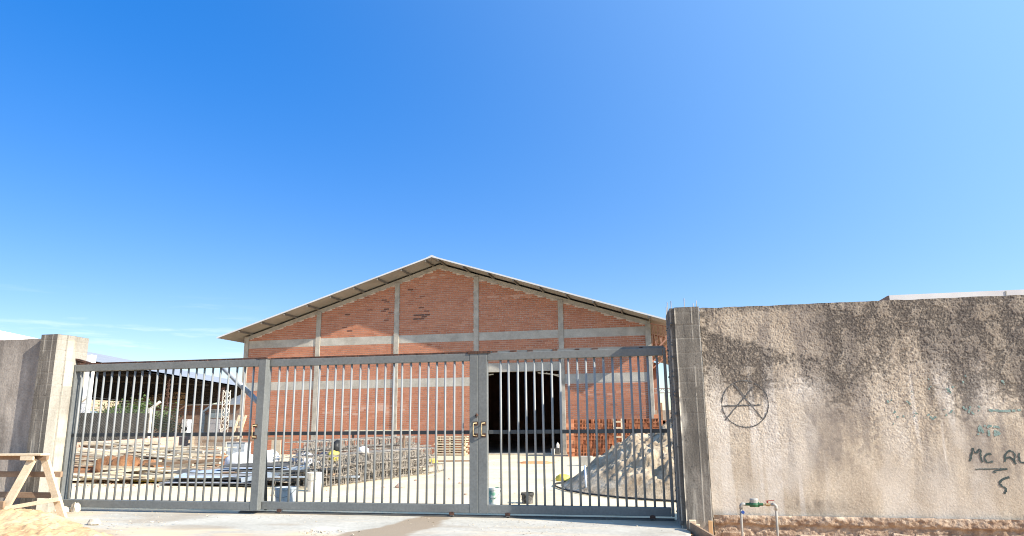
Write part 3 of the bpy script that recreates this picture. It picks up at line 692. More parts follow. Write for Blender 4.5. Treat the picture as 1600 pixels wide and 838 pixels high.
# roof: ribbed sheets, 1.35 m gable overhang
RY0, RY1 = BY-1.35, 63.0
def roof_line(x): return under(x)+.13
def sheet(xa, xb):
    mb_ = MB(); ys_ = []; y = RY0
    while y < RY1-.1:
        ys_ += [(y, .03), (y+.04, .03), (y+.07, 0), (y+.24, 0), (y+.27, .03)]; y += .30 if y < RY0+6 else 3.0
    n_ = len(ys_); vs = []
    for x in (xa, xb):
        for yy, dz in ys_: vs.append((x, yy, roof_line(x)+dz))
    off = len(vs)
    for x in (xa, xb):
        for yy, dz in ys_: vs.append((x, yy, roof_line(x)+dz-.012))
    fs = []
    for i in range(n_-1):
        fs.append((i, n_+i, n_+i+1, i+1)); fs.append((off+i, off+i+1, off+n_+i+1, off+n_+i))
    fs.append((0, off, off+n_, n_))
    return mb_.add(vs, fs)
EL, ER = -23.92, .46
for xa, xb in ((EL+.05, RIDGE[0]-.02), (RIDGE[0]+.02, ER-.05)):
    obj('roof_underside', MB().add([(xa, RY0+.02, roof_line(xa)-.03), (xb, RY0+.02, roof_line(xb)-.03), (xb, RY1, roof_line(xb)-.03), (xa, RY1, roof_line(xa)-.03)], [(0,1,2,3)]), M['lining'], wh)
rl = obj('roof_sheet', sheet(EL, RIDGE[0]-.01), M['roof_white'], wh); rr_ = obj('roof_sheet', sheet(RIDGE[0]+.01, ER), M['roof_white'], wh)
obj('ridge_cap', MB().prism([(RIDGE[0]-.3, roof_line(RIDGE[0]-.3)+.05), (RIDGE[0], roof_line(RIDGE[0])+.03), (RIDGE[0]+.3, roof_line(RIDGE[0]+.3)+.05), (RIDGE[0], roof_line(RIDGE[0])+.09)], RY0-.02, RY1), M['roof_white'], wh)
for xa, xb in ((EL, RIDGE[0]), (RIDGE[0], ER)):
    za, zb = roof_line(xa), roof_line(xb)
    obj('barge_trim', MB().prism([(xa, za-.03), (xb, zb-.03), (xb, zb+.045), (xa, za+.045)], RY0-.03, RY0-.004), M['roof_white'], wh)
pm = None
px_ = [RIDGE[0]-.35-1.32*k for k in range(10)] + [RIDGE[0]+.35+1.32*k for k in range(10)]
for x in px_:
    if x < EL or x > ER: continue
    z = roof_line(x)-.033
    if pm is None:
        pm = obj('purlin', MB().box(x-.03, x+.03, RY0+.01, BY+4, z-.10, z), M['purlin'], wh, loc=(x, RY0, z))
    else:
        o_ = link_copy(pm, wh); o_.location = Vector((x, RY0, z)) - wh.location
# eave brackets of red oxide angle on the right
for y in (BY-.02, BY+5.0, BY+10):
    b_ = MB(); x0_ = CX[5]+CW-(y-BY)*.02
    p = [(x0_, y, 4.75), (.40, y, roof_line(.4)-.2)]; q = [(x0_, y, under(x0_)-.1), (.40, y, roof_line(.4)-.14)]
    b_.obox(p[0], p[1], .05, .07); b_.obox(q[0], q[1], .05, .06)
    for k in range(5):
        s0, s1 = k/5, (k+.5)/5
        A0 = Vector(p[0]).lerp(Vector(p[1]), s0); B0 = Vector(q[0]).lerp(Vector(q[1]), s1); A1 = Vector(p[0]).lerp(Vector(p[1]), (k+1)/5)
        b_.obox(A0, B0, .03, .03); b_.obox(B0, A1, .03, .03)
    obj('eave_bracket', b_, M['primer'], wh)
obj('eave_lining', MB().add([(CX[5]+CW, BY-.2, 4.9), (ER-.1, BY+6, roof_line(ER)-.25), (ER-.1, BY+24, roof_line(ER)-.25), (CX[5], BY+24, 4.9)], [(0,1,2,3)]), M['primer'], wh) if False else None
# door opening trims
obj('door_track', MB().obox((-9.5, BY+.6, 3.93), (-8.95, BY+.7, 4.0), .05, .05).obox((-6.6, BY+.7, 4.02), (-5.42, BY+.5, 3.86), .05, .05).obox((-6.2, BY+.8, 4.02), (-5.42, BY+.6, 3.78), .04, .04), M['white'], wh)
obj('door_threshold', MB().box(CX[3]+CW, CX[4]-CW, BY-.25, BY+.15, .004, .055), M['lintel'], wh)

# ================================================================== YARD THINGS
def lump(name, label, cat, c, size, m, seed, amp=.28, group=None, rz=0.0, sub=3, flat=.35, fq=2.3):
    bm = bmesh.new(); bmesh.ops.create_icosphere(bm, subdivisions=sub, radius=1)
    cr_, sr_ = math.cos(rz), math.sin(rz)
    for v in bm.verts:
        p = v.co.normalized(); n_ = float(fbm(np.array(p.x*fq+p.z*1.7+seed), np.array(p.y*fq-p.z*1.3+seed*.7), seed, 4))
        p = p*(1+amp*2*(n_-.5)); x, y, z = p.x*size[0], p.y*size[1], p.z*size[2]
        if z < -flat*size[2]: z = -flat*size[2]
        v.co = (x*cr_-y*sr_, x*sr_+y*cr_, z+flat*size[2])
    me = bpy.data.meshes.new(name); bm.to_mesh(me); bm.free(); me.materials.append(m)
    me.polygons.foreach_set('use_smooth', [sub > 2]*len(me.polygons))
    o_ = bpy.data.objects.new(name, me); COL.objects.link(o_); o_.location = c
    return tag(o_, label, cat, group)
def bucket(label, c, r, h, m, inner=None, handle=True, seed=0):
    t = thing('bucket', label, 'bucket', c)
    x, y, z = c
    prof = [(0.001, .0), (r*.84, .0), (r*.85, .01), (r, h), (r*.95, h), (r*.82, .03), (.001, .03)]
    obj('body', MB().lathe(c, prof, 24), m, t, smooth=False)
    obj('rim', MB().lathe(c, [(r*1.0, h-.045), (r*1.05, h-.04), (r*1.05, h-.028), (r*1.0, h-.022), (r*1.03, h-.02), (r*1.04, h+.002), (r*.97, h+.004)], 24), m, t)
    if handle:
        P = [(x+r*1.05*math.cos(a)*1.0, y-r*.9*math.sin(a)-.02, z+h-.03-.16*math.sin(a)) for a in np.linspace(0, math.pi, 13)]
        obj('handle', MB().tube(P, .004, 6), M['wire'], t)
    return t
bucket('white plastic bucket standing before the rebar cages', (-8.53, 16.42, 0), .185, .44, M['pail_white'])
bucket('blue grey bucket just behind the gate, left of the white one', (-7.70, 13.62, 0), .215, .345, M['pail_grey'])
bucket('paint smeared pale bucket by the right leaf stile', (-3.40, 13.75, 0), .125, .36, M['pail_paint'])
bucket('short black mortar bucket alone on the yard slab', (-2.90, 14.5, 0), .125, .205, M['pail_black'])
bucket('small white bucket in the warehouse doorway', (-5.74, 35.15, .0), .10, .27, M['pail_white'], handle=False)
jg = thing('jug', 'pale plastic jug on a dark crate in the warehouse doorway', 'jug', (-5.53, 35.34, .3))
obj('body', MB().lathe((-5.53, 35.34, .32), [(.001, 0), (.08, 0), (.085, .14), (.05, .19), (.025, .21), (.025, .25), (.001, .25)], 14), M['pail_white'], jg)
tag(obj('crate', MB().box(-5.64, -5.42, 35.24, 35.42, .0, .32), M['steel_dark'], loc=(-5.53, 35.33, 0), bevel=.01), 'small dark crate under the jug in the doorway', 'crate')

# --- sand heap behind the right pillar
hx_, hy_ = np.linspace(-3.7, 5.0, 330), np.linspace(14.6, 23.6, 330)
def heap(x, y):
    dx, dy = (x-.95)/1.0, (y-19.1)/1.0
    ang = np.arctan2(dy, dx); rad = np.hypot(dx, dy)
    R0 = 3.5 + .35*(fbm(np.cos(ang)*1.6+3, np.sin(ang)*1.6+3, 500)-.5)*2 - .15*np.sin(ang) + .3*np.maximum(0, -np.cos(ang))
    s_ = np.clip(1-rad/R0, -.2, 1)
    z = 2.25*np.where(s_ > 0, s_ - .30*s_**3, s_*.1)
    lum = sstep(.02, .22, s_)*(.22+.78*sstep(-2.2, -.6, x+.30*(y-17)))
    cl = .22*sstep(.35, .8, fbm(x*1.9, y*1.9, 501, 4)) + .15*(fbm(x*5, y*5, 502, 4)-.45) + .06*(.55-vor(x*3.6, y*3.6, 503)) + .07*(.5-vor(x*7, y*7, 504)) + .045*(.5-vor(x*14, y*14, 507)) + .07*(fbm(x*17, y*17, 508, 3)-.5)
    return np.where(s_ > 0, z + lum*cl + .02*(fbm(x*9, y*9, 505)-.5), -.03)
hp, _, _ = grid_xy(hx_, hy_, heap)
tag(obj('sand_heap', hp, M['heap'], loc=(.9, 19, 0), smooth=True), 'large lumpy heap of pale grey sand behind the right gate leaf', 'sand heap')
hose = MB().tube(smooth_path([(.6, 14.95, .02), (-.4, 15.35, .02), (-1.5, 16.2, .02), (-2.4, 17.3, .02), (-2.95, 18.4, .02), (-3.0, 19.1, .02), (-2.6, 19.7, .05), (-2.2, 20.3, .15)], 2) if False else
     [Vector(p) for p in [(.6, 14.75, .03), (.1, 14.93, .03), (-.5, 15.18, .03), (-1.2, 15.58, .03), (-1.9, 16.2, .03), (-2.45, 16.95, .03), (-2.75, 17.6, .03), (-2.96, 18.2, .03), (-3.0, 18.75, .03), (-2.85, 19.2, .03), (-2.55, 19.6, .05)]], .022, 8)
tag(obj('hose', hose, M['rubber'], loc=(-1, 16.5, 0), smooth=True), 'black hose curving around the foot of the sand heap', 'hose')
tag(obj('pale_rod', MB().tube([(-1.99, 16.75, 0), (-2.03, 16.95, .58)], .026, 10), M['bluesheet'], loc=(-2, 16.8, 0), smooth=True), 'pale blue pipe stuck upright at the foot of the sand heap', 'pipe')
lump('plastic_bag', 'yellow green crumpled bag at the left toe of the sand heap', 'bag', (-2.98, 19.9, 0), (.22, .16, .13), M['yellow'], 61, .35)
cb = thing('concrete_block', 'grey concrete block on the yard before the hollow brick stack', 'block', (-3.14, 26.6, 0))
obj('body', MB().box(-3.37, -2.91, 26.45, 26.8, 0, .335), M['lintel'], cb, bevel=.012)
cs, _, _ = grid_xy(np.linspace(-6.5, -4.1, 60), np.linspace(27.2, 29.0, 40), lambda x, y: -.02 + .09*sstep(.2, .8, 1-np.hypot((x+5.3)/1.05, (y-28.1)/.75)+.9*(fbm(x*3, y*3, 71)-.5)))
tag(obj('clay_spill', cs, mat('orange clay', [(.3, (.48, .20, .08)), (.7, (.62, .32, .16))], 3, .97, fine=.15), loc=(-5.3, 28.1, 0), smooth=True), 'small orange clay spill on the yard before the doorway', 'spill')

# --- hollow brick stack by the right bay
hb = thing('brick_stack', 'tall stack of orange hollow bricks before the right bay', 'brick stack', (-2.9, 33.6, 0))
rr = random.Random(21); body = MB(); fr = MB(); bw, bh = .132, .184
x0s, x1s, ns = -4.42, -.62, 9
obj('shade_core', MB().box(x0s, x1s, 33.44, 34.4, 0, ns*bh-.01), M['hollow_shade'], hb)  # near-black block that paints the shade inside the brick holes
for j in range(ns):
    x = x0s
    while x < x1s-.05:
        t_ = min(1, max(0, rr.gauss(.5, .11))); y = 33.2+rr.uniform(-.025, .02); z = j*bh+.003; w = bw-.008; h = bh-.006
        if j == ns-1 and rr.random() < .06: x += bw; continue
        for (a, b, c, d) in ((0, .016, 0, h), (w/2-.007, w/2+.007, 0, h), (w-.016, w, 0, h)):
            fr.box(x+a, x+b, y, y+.24, z+c, z+d, t_)
        for (c, d) in ((0, .014), (h/3-.006, h/3+.006), (2*h/3-.006, 2*h/3+.006), (h-.014, h)):
            fr.box(x+.016, x+w/2-.007, y+.001, y+.24, z+c, z+d, t_); fr.box(x+w/2+.007, x+w-.016, y+.001, y+.24, z+c, z+d, t_)
        x += bw
ob = obj('hollow_brickwork', fr, M['hollow'], hb, tone=True); ob['kind'] = 'stuff'
for j in range(ns):
    L_ = .37 if j % 2 else .30
    ob = obj('hollow_brick', MB().box(-4.42-L_-.004, -4.424, 33.19+rr.uniform(-.02, .02), 33.42, j*bh+.004, (j+1)*bh-.004, .4+.5*(j % 2)), M['hollow'], hb, tone=True, bevel=.006)
for (x, z) in [(-.55, 1.40), (-.42, 1.40), (-.8, 1.66)]:
    obj('hollow_brick', MB().box(x, x+.26, 33.15, 33.35, z, z+.17, .6), M['hollow'], hb, tone=True, bevel=.006)
ld = thing('ladder', 'short pale wooden ladder leaning on the hollow brick stack', 'ladder', (-2.4, 32.7, 0))
for xb, xt in ((-2.50, -2.60), (-2.17, -2.24)): obj('rail', MB().obox((xb, 32.55, 0), (xt, 33.1, 1.66), .075, .05, (0, 1, 0)), M['new_wood'], ld, bevel=.005)
for s_ in (.28, .52, .76, .92): obj('rung', MB().obox((-2.53-.08*s_, 32.53+.55*s_, 1.66*s_), (-2.15-.06*s_, 32.53+.55*s_, 1.66*s_), .03, .07), M['new_wood'], ld)

# --- rebar cages
cang = math.atan2(22.8-17.2, -7.6+8.9)
def make_cage(L_=5.7, s_=.255):
    t = thing('rebar_cage', 'rusty rebar column cage stacked on the yard', 'rebar cage', (0, 0, 0), 'stacked rebar column cages')
    h = s_/2-.02
    first = None
    for (a, b) in ((-h, -h), (h, -h), (h, h), (-h, h)):
        if first is None:
            first = obj('long_bar', MB().tube([(-.1, 0, 0), (L_+.12, 0, 0)], .011, 5), M['rebar'], t, loc=(0, a, b+s_/2))
        else:
            o_ = link_copy(first, t); o_.location = (0, a, b+s_/2)
    st_ = MB(); x = .06; r_ = random.Random(5)
    while x < L_:
        j = r_.uniform(-.02, .02)
        P = [(x+j*y_*6, y_*(h+.01), z_*(h+.01)+s_/2) for y_, z_ in ((-1, -1), (1, -1), (1, 1), (-1, 1), (-1, -1), (-.6, -.6))]
        for p, q in zip(P[:-1], P[1:]): st_.tube([p, q], .0085, 4, caps=False)
        x += r_.uniform(.12, .17)
    st = obj('stirrups', st_, M['rebar'], t); st['kind'] = 'stuff'
    return t
cg = make_cage(); first = True
ud = Vector((math.cos(cang), math.sin(cang), 0)); ln = Vector((-math.sin(cang), math.cos(cang), 0))
spots = []
for j in range(4):
    for i in range(3):
        spots.append(Vector((-8.82, 17.25, .02+.25*i)) + ln*(j*.27+random.uniform(-.02, .02)) + ud*random.uniform(-.15, .2))
for j in range(4):
    for i in range(4):
        spots.append(Vector((-8.6, 18.6, .02+.28*i)) + ln*(1.35+j*.28+random.uniform(-.03, .03)) + ud*random.uniform(-.4, .5))
for k, p in enumerate(spots):
    o_ = cg if k == 0 else copy_tree(cg)
    fr_ = k < 12; n_ = 3 if fr_ else 4; kk = k if fr_ else k-12
    o_['label'] = 'rusty rebar column cage, %s of the %s stack, %s column from the right' % (['bottom', 'second', 'third', 'fourth'][kk % n_] + ' layer', 'front low' if fr_ else 'rear tall', ['first', 'second', 'third', 'fourth'][kk//n_])
    o_.location = p; o_.rotation_euler = (random.uniform(-.04, .04), random.uniform(-.008, .004), cang+random.uniform(-.03, .03))
# loose bent rods at the near end
for k in range(26):
    c = Vector((-9.1+random.uniform(-.9, .6), 17.3+random.uniform(-.2, 1.2), random.uniform(.05, .75))); a = random.uniform(-.6, .6)+cang+random.choice((0, 0, 1.3))
    d_ = Vector((math.cos(a), math.sin(a), random.uniform(-.15, .15))); L_ = random.uniform(.5, 1.3); s_ = Vector((random.uniform(-.2, .2), random.uniform(-.2, .2), random.uniform(-.1, .25)))
    P = [c-d_*L_/2, c-d_*L_*.15+s_*.5, c+d_*L_*.2+s_, c+d_*L_/2]
    P = [Vector((p.x, p.y, max(.012, p.z))) for p in P]
    tag(obj('loose_rod', MB().tube(P, .008, 5), M['rebar'], loc=c, smooth=True), 'bent rusty rod tangled at the near end of the cages', 'rod', 'loose bent rods by the rebar cages')
tag(obj('scaffold_plank', MB().obox((-10.65, 22.5, 1.345), (-8.35, 22.6, 1.335), .2, .045), M['new_wood'], loc=(-9.5, 22.5, 1.3), bevel=.004), 'long pale plank resting on top of the rear rebar cages', 'plank')
for s_ in (-10.4, -8.6): tag(obj('timber_prop', MB().obox((s_, 22.55, 0), (s_, 22.55, 1.31), .06, .06, (0, 1, 0)), M['dark_wood'], loc=(s_, 22.55, 0)), 'dark upright prop holding the long pale plank', 'prop', 'props under the long plank')

# --- stacked boards right of the cages
ORD = ['bottom', 'second', 'third', 'fourth', 'fifth', 'sixth', 'seventh', 'top']
sk = random.Random(3); tone_box = []
for lay in range(8):
    z = .05+lay*.115
    for d_ in range(2):
        y = 34.1+d_*.4+sk.uniform(-.03, .03); xe_ = sk.uniform(-.09, .09); xs_ = sk.uniform(-.1, .1)
        tag(obj('board', MB().box(-11.45+xs_, -9.86+xe_, y, y+.3, z, z+.06, sk.uniform(.15, .6)), M['wood'], loc=(-10.6, y, z), tone=True, bevel=.004),
            'pale board in the %s row, %s layer of the neat stack beside the doorway' % (('front', 'back')[d_], ORD[lay]), 'board', 'boards stacked in layers beside the doorway')
    for x in (-11.3, -10.65, -10.0):
        if lay < 7:
            tag(obj('spacer', MB().box(x-.04, x+.04, 34.12, 34.75, z+.06, z+.115, .5), M['wood'], loc=(x, 34.4, z+.06), tone=True), 'wood spacer between layers of the neat board stack', 'spacer', 'spacers in the board stack')
for (x, y, a, L_) in [(-9.6, 26.5, .05, 1.6), (-9.2, 25.6, -.1, 1.3), (-8.8, 28.6, .12, 1.8)]:
    tag(obj('loose_board', MB().obox((x-L_/2, y, .04), (x+L_/2, y+a*L_, .05), .16, .05), M['dark_wood'], loc=(x, y, 0)), 'brown board lying flat on the yard right of the cages', 'board', 'loose boards on the yard slab')
lump('plastic_bag', 'small yellow bag lying on the yard right of the rebar cages', 'bag', (-9.15, 27.0, .0), (.26, .2, .18), M['yellow'], 66, .3)
lump('brick_lump', 'pinkish rubble lump on the slab before the rebar cages', 'rubble', (-6.75, 17.5, 0), (.13, .1, .09), M['pink'], 71, .3, sub=2)
for k, (x, y) in enumerate([(-7.2, 17.5), (-5.6, 18.9), (-6.3, 20.2), (-5.2, 20.3), (-6.0, 22.5), (-4.6, 16.0), (-7.1, 19.6)]):
    lump('rubble_piece', 'small brown rubble piece on the open yard slab', 'rubble', (x, y, 0), (.05, .04, .03), M['pink'], 80+k, .3, 'rubble pieces scattered on the yard', sub=2)

# --- metal sheets, sacks and bags left of the cages
def corr_sheet(name, label, a, b, wdir, w, m, group, amp=.018, n=14, th=.006):
    """corrugated sheet from a to b (long side), width w along wdir"""
    a, b = Vector(a), Vector(b); wd_ = Vector(wdir).normalized(); up_ = (b-a).normalized().cross(wd_).normalized()
    if up_.z < 0: up_ = -up_
    vs = []; fs = []
    for e in (a, b):
        for i in range(n*2+1): vs.append(e + wd_*(w*i/(2*n)) + up_*(amp if i % 2 else -amp))
    k = n*2+1
    top = len(vs)
    vs += [v-up_*th for v in vs]
    for i in range(k-1): fs += [(i, k+i, k+i+1, i+1), (top+i, top+i+1, top+k+i+1, top+k+i)]
    for s_ in (0, k):
        for i in range(k-1): fs.append((s_+i, s_+i+1, top+s_+i+1, top+s_+i))
    fs += [(0, k, top+k, top), (k-1, 2*k-1, top+2*k-1, top+k-1)]
    return tag(obj(name, MB().add(vs, fs), m, loc=(a+b)/2), label, 'metal sheet', group)
GS = 'metal sheets in the scrap pile'
r_ = random.Random(12)
for k in range(13):
    z = .05+.034*k; x0_ = -13.9+r_.uniform(-.5, .9)+.08*k; L_ = r_.uniform(2.2, 3.4); yb = 17.4+r_.uniform(-.25, .35)+.06*k; tl = r_.uniform(-.03, .10)
    corr_sheet('metal_sheet', ['pale blue', 'grey', 'dark', 'light blue', 'brown'][k % 5]+' metal sheet layered in the scrap pile left of the cages', (x0_, yb, z+max(0, -tl)*.5), (x0_+L_, yb+r_.uniform(-.25, .25), z+tl), (r_.uniform(-.2, .2), 1, r_.uniform(-.02, .12)), r_.uniform(.7, 1.0),
               [M['bluesheet'], M['greysheet'], M['steel_dark'], M['bluesheet'], M['dark_wood']][k % 5], GS, amp=r_.choice((.004, .02)))
bc = thing('box_channel', 'long pale blue box profile slanting up over the scrap pile', 'metal profile', (-10, 17.3, 0))
obj('channel', MB().obox((-11.0, 17.25, .17), (-9.15, 17.35, .53), .16, .115), M['bluesheet'], bc, bevel=.006)
obj('mouth_shade', MB().obox((-9.149, 17.35, .5302), (-9.14, 17.3505, .532), .13, .085), M['blackbag'], bc)  # black plate painted in for the shaded inside of the open profile
for k in range(16):
    x0_ = r_.uniform(-12.6, -10.2); y = r_.uniform(16.9, 18.9); z = .06 + .022*k; a = r_.uniform(-.25, .35); L_ = r_.uniform(1.3, 2.6)
    tag(obj('scrap_strip', MB().obox((x0_, y, z), (x0_+L_*math.cos(a), y+L_*math.sin(a)*.5, z+r_.uniform(-.02, .16)), r_.uniform(.05, .14), r_.uniform(.025, .05)), [M['dark_wood'], M['greysheet'], M['bluesheet'], M['steel_dark']][k % 4], loc=(x0_, y, z)),
        'narrow strip in the scrap pile under the white sacks', 'strip', 'narrow strips in the scrap pile')
lump('sack', 'large white sack on the scrap pile left of the gate stile', 'sack', (-12.2, 19.0, .30), (.50, .30, .32), M['sack'], 31, .14, flat=.6, rz=.1)
lump('sack', 'white sack on the scrap pile just right of the gate stile', 'sack', (-11.35, 19.1, .46), (.27, .25, .26), M['sack'], 35, .14, flat=.6)
lump('plastic_bag', 'crumpled grey plastic bag on the scrap pile', 'bag', (-10.27, 19.0, .46), (.34, .22, .24), M['greybag'], 37, .5, flat=.5, fq=4)
lump('plastic_bag', 'pale crumpled bag right of the grey plastic bag', 'bag', (-9.85, 18.7, .42), (.22, .18, .14), M['sack'], 38, .5, flat=.5, fq=4)
lump('plastic_bag', 'navy blue bag on the end of the scrap pile', 'bag', (-9.66, 19.1, .58), (.15, .14, .15), M['navybag'], 39, .3, flat=.5)
lump('plastic_bag', 'black bag on top of the rebar cages', 'bag', (-9.2, 18.9, .80), (.15, .13, .21), M['blackbag'], 40, .35, flat=.6)
lump('plastic_bag', 'bright yellow crumpled bag on the near end of the cages', 'bag', (-9.0, 18.3, .60), (.17, .15, .17), M['yellow'], 41, .55, flat=.6, fq=4)
lump('plastic_bag', 'white bag on top of the front rebar cages', 'bag', (-8.33, 18.75, .80), (.16, .13, .11), M['sack'], 42, .3, flat=.5)
for (x, y, z, sx_, sz_) in [(-11.2, 20.4, .45, .5, .25), (-10.3, 20.3, .42, .6, .22), (-9.9, 20.8, .4, .5, .2)]:
    pass
tag(obj('plywood_panel', MB().box(-12.46, -12.14, 21.0, 21.03, .62, 1.09), M['new_wood'], loc=(-12.3, 21, .6)), 'upright offcut of pale plywood behind the scrap pile', 'panel')

# --- scrap timber heap along the left boundary
tmb = random.Random(77)
def mound_h(x, y):
    t_ = np.clip((y-17.8)/7.0, 0, 1); return .05+.62*t_
mx_, my_ = np.linspace(-24, -10.5, 90), np.linspace(17.6, 27.5, 60)
def mound(x, y):
    rat = -x/y; m_ = sstep(.63, .70, rat)*sstep(17.7, 19.2, y)*sstep(27.4, 25.5, y)
    return -.03 + m_*(.08+.75*np.clip((y-18)/7, 0, 1))*(.6+.5*fbm(x*1.1, y*1.1, 600))
mm, _, _ = grid_xy(mx_, my_, mound)
tag(obj('soil_mound', mm, M['soil'], loc=(-17, 22, 0), smooth=True), 'rust brown soil mound under the scrap timber', 'soil mound')
for k in range(250):
    y = 17.9+8.6*tmb.random()**1.1; lo_, hi_ = -.94*y, (-.70 if y > 20 else -.735)*y
    xc = tmb.uniform(lo_, hi_); L_ = tmb.uniform(1.2, 3.6)
    if 18.8 < y < 21.4 and abs(xc+16.9) < 1.3: continue
    a = tmb.gauss(.0, .16); z = max(.03, float(mound(np.array(xc), np.array(y))))+.03+tmb.uniform(0, .16)
    dz = tmb.gauss(0, .05); d_ = Vector((math.cos(a)*L_/2, math.sin(a)*L_/2, dz*L_/2)); c = Vector((xc, y, z))
    if c.z-abs(d_.z) < .03: c.z = .03+abs(d_.z)
    w_ = tmb.choice((.07, .10, .16, .24)); h_ = tmb.choice((.025, .04, .06))
    p0, p1 = c-d_, c+d_
    if p1.x > -.66*y: continue
    tn_ = min(1, max(.05, tmb.gauss(.6, .24)))
    tag(obj('timber_plank', MB().obox(p0, p1, w_, h_, t=tn_), M['wood'], loc=c, tone=True),
        '%s plank at the %s %s of the scrap timber heap' % ('dark' if tn_ < .4 else 'weathered' if tn_ < .65 else 'pale', 'front' if y < 20 else 'middle' if y < 23.2 else 'back', 'left' if xc < lo_+(hi_-lo_)*.33 else 'centre' if xc < lo_+(hi_-lo_)*.66 else 'right'), 'plank', 'planks in the scrap timber heap')
for k, (x, y, z, L_, a) in enumerate([(-15.2, 18.15, .06, 2.0, .02), (-14.4, 19.6, .42, 2.9, .10), (-15.4, 24.2, .98, 3.6, .06)]):
    tag(obj('timber_beam', MB().obox((x-L_/2, y, z), (x+L_/2, y+.1, z+a*L_*.5), .12, .09), M['dark_wood'], loc=(x, y, z), bevel=.006),
        ['dark short beam lying before the scrap timber heap', 'dark beam slanting out of the scrap timber heap towards the sheets', 'long dark beam lying on top of the scrap timber heap'][k], 'beam')
lump('plastic_bag', 'flattened yellow sheet at the foot of the scrap timber heap', 'bag', (-14.6, 18.3, .03), (.75, .2, .045), M['yellow'], 90, .3)
for k, (x, y, s_, l_) in enumerate([(-17.4, 19.9, .5, 'left'), (-16.7, 19.8, .55, 'middle'), (-15.95, 19.9, .42, 'right')]):
    lump('soil_lump', l_+' one of three rust brown soil lumps showing in the scrap timber heap', 'soil lump', (x, y, .12), (s_, s_*.8, s_*.75), M['soil'], 180+k, .35, 'rust soil lumps in the timber heap', fq=4)
for k, (x, y, s_) in enumerate([(-16.1, 18.6, .2), (-15.7, 18.4, .17), (-15.9, 18.9, .14), (-16.35, 18.3, .12)]):
    lump('clod', 'orange clay clod at the left foot of the scrap timber heap', 'clod', (x, y, 0), (s_, s_*.8, s_*.7), M['pink'] if k % 2 else M['soil'], 95+k, .3, 'clay clods by the timber heap', sub=2)

# --- left end of the yard
mxr = thing('metal_box', 'blue grey metal box near the left corner of the warehouse', 'box', (-19.5, 30, 0))
obj('body', MB().box(-19.93, -19.0, 29.8, 30.3, .08, .76), M['pail_grey'], mxr, bevel=.02); obj('side_post', MB().box(-20.05, -19.935, 29.75, 30.3, 0, .86), M['lintel'], mxr)
obj('lid', MB().box(-19.95, -18.98, 29.78, 30.32, .762, .80), M['greysheet'], mxr)
tr_ = thing('trestle', 'tall wooden trestle ladder by the left corner of the warehouse', 'trestle', (-22.2, 34.2, 0))
for (a, b, c, d) in ((-22.75, 34.0, -22.32, 34.3), (-22.35, 34.0, -21.93, 34.3)): obj('leg', MB().obox((a, b, 0), (c, d, 2.05), .10, .06, (0, 1, 0)), M['new_wood'], tr_)
for z in (.5, 1.0, 1.45, 1.8): obj('rung', MB().obox((-22.75+.43*z/2.05, 34.0+.15*z, z), (-22.33+.43*z/2.05, 34.0+.15*z, z), .05, .09), M['new_wood'], tr_)
cwl = thing('block_wall', 'low cream block wall left of the warehouse corner', 'wall', (-24.5, 36.5, 0))
for row in range(5):
    x = -26.6-(row % 2)*.2
    while x < -23.3:
        obj('block', MB().box(x+.006, x+.394, 36.4, 36.55, row*.19+.004, row*.19+.186), M['creamwall'], cwl); x += .4

# ================================================================== NEIGHBOUR LOT (left background)
F = [Vector((-19.55, 13.2, 0)), Vector((-23.7, 25, 0)), Vector((-26.55, 32.9, 0)), Vector((-29.05, 40.8, 0)), Vector((-31.6, 48.7, 0))]
fence = thing('chainlink_fence', 'chainlink fence with cranked pale posts on a low pink wall', 'fence', (-26.5, 32.9, 0))
for a, b in zip(F[:-1], F[1:]):
    n_ = max(3, int((b-a).length/.42)); d_ = (b-a)/n_
    for row in range(5):
        mbk = MB(); off = .5*(row % 2)
        for i in range(n_):
            p, q = a+d_*(i+.015), a+d_*(i+.985)
            z = .095+row*.186; mbk.obox(Vector((p.x, p.y, z)), Vector((q.x, q.y, z)), .14, .18)
        obj('block_course', mbk, M['pinkwall'], fence)
    # mesh wires
    mw = MB(); L_ = (b-a).length; u = (b-a).normalized(); sp = .16; zlo, zhi = .94, 2.35
    k = -(zhi-zlo)
    while k < L_:
        for s_ in (1, -1):
            t0, t1 = k, k+(zhi-zlo); z0, z1 = (zlo, zhi) if s_ > 0 else (zhi, zlo)
            c0, c1 = max(t0, 0), min(t1, L_)
            if c1 > c0:
                za = z0+(z1-z0)*(c0-t0)/(t1-t0); zb = z0+(z1-z0)*(c1-t0)/(t1-t0)
                mw.tube([a+u*c0+Vector((0, 0, za)), a+u*c1+Vector((0, 0, zb))], .003, 3, caps=False)
        k += sp
    for z in (2.36, 1.65): mw.tube([a+Vector((0, 0, z)), b+Vector((0, 0, z))], .006, 3, caps=False)
    ob = obj('mesh_wires', mw, M['wire'], fence); ob['kind'] = 'stuff'
for p in F[1:4]:
    w_ = .15
    obj('post', MB().box(p.x-w_/2+.02, p.x+w_/2+.02, p.y-.2, p.y-.05, 0, 2.45).obox((p.x+.02, p.y-.125, 2.40), (p.x+.50, p.y-.05, 2.78), .12, .12), M['post'], fence, bevel=0)
for z_ in (2.5, 2.63, 2.75):
    wr = MB()
    for a, b in zip(F[1:3], F[2:4]):
        o1 = Vector(((z_-2.4)*1.2, -.1, z_)); wr.tube([a+o1, (a+b)/2+o1-Vector((0, 0, .04)), b+o1], .006, 4, caps=False)
    obj('barbed_wire', wr, M['wire'], fence)
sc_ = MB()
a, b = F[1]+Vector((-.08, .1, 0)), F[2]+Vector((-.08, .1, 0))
sc_.add([a+Vector((0, 0, .9)), b+Vector((0, 0, .9)), b+Vector((0, 0, 2.2)), (a+b)/2+Vector((0, 0, 2.15)), a+Vector((0, 0, 2.12))], [(0, 1, 2, 3, 4)])
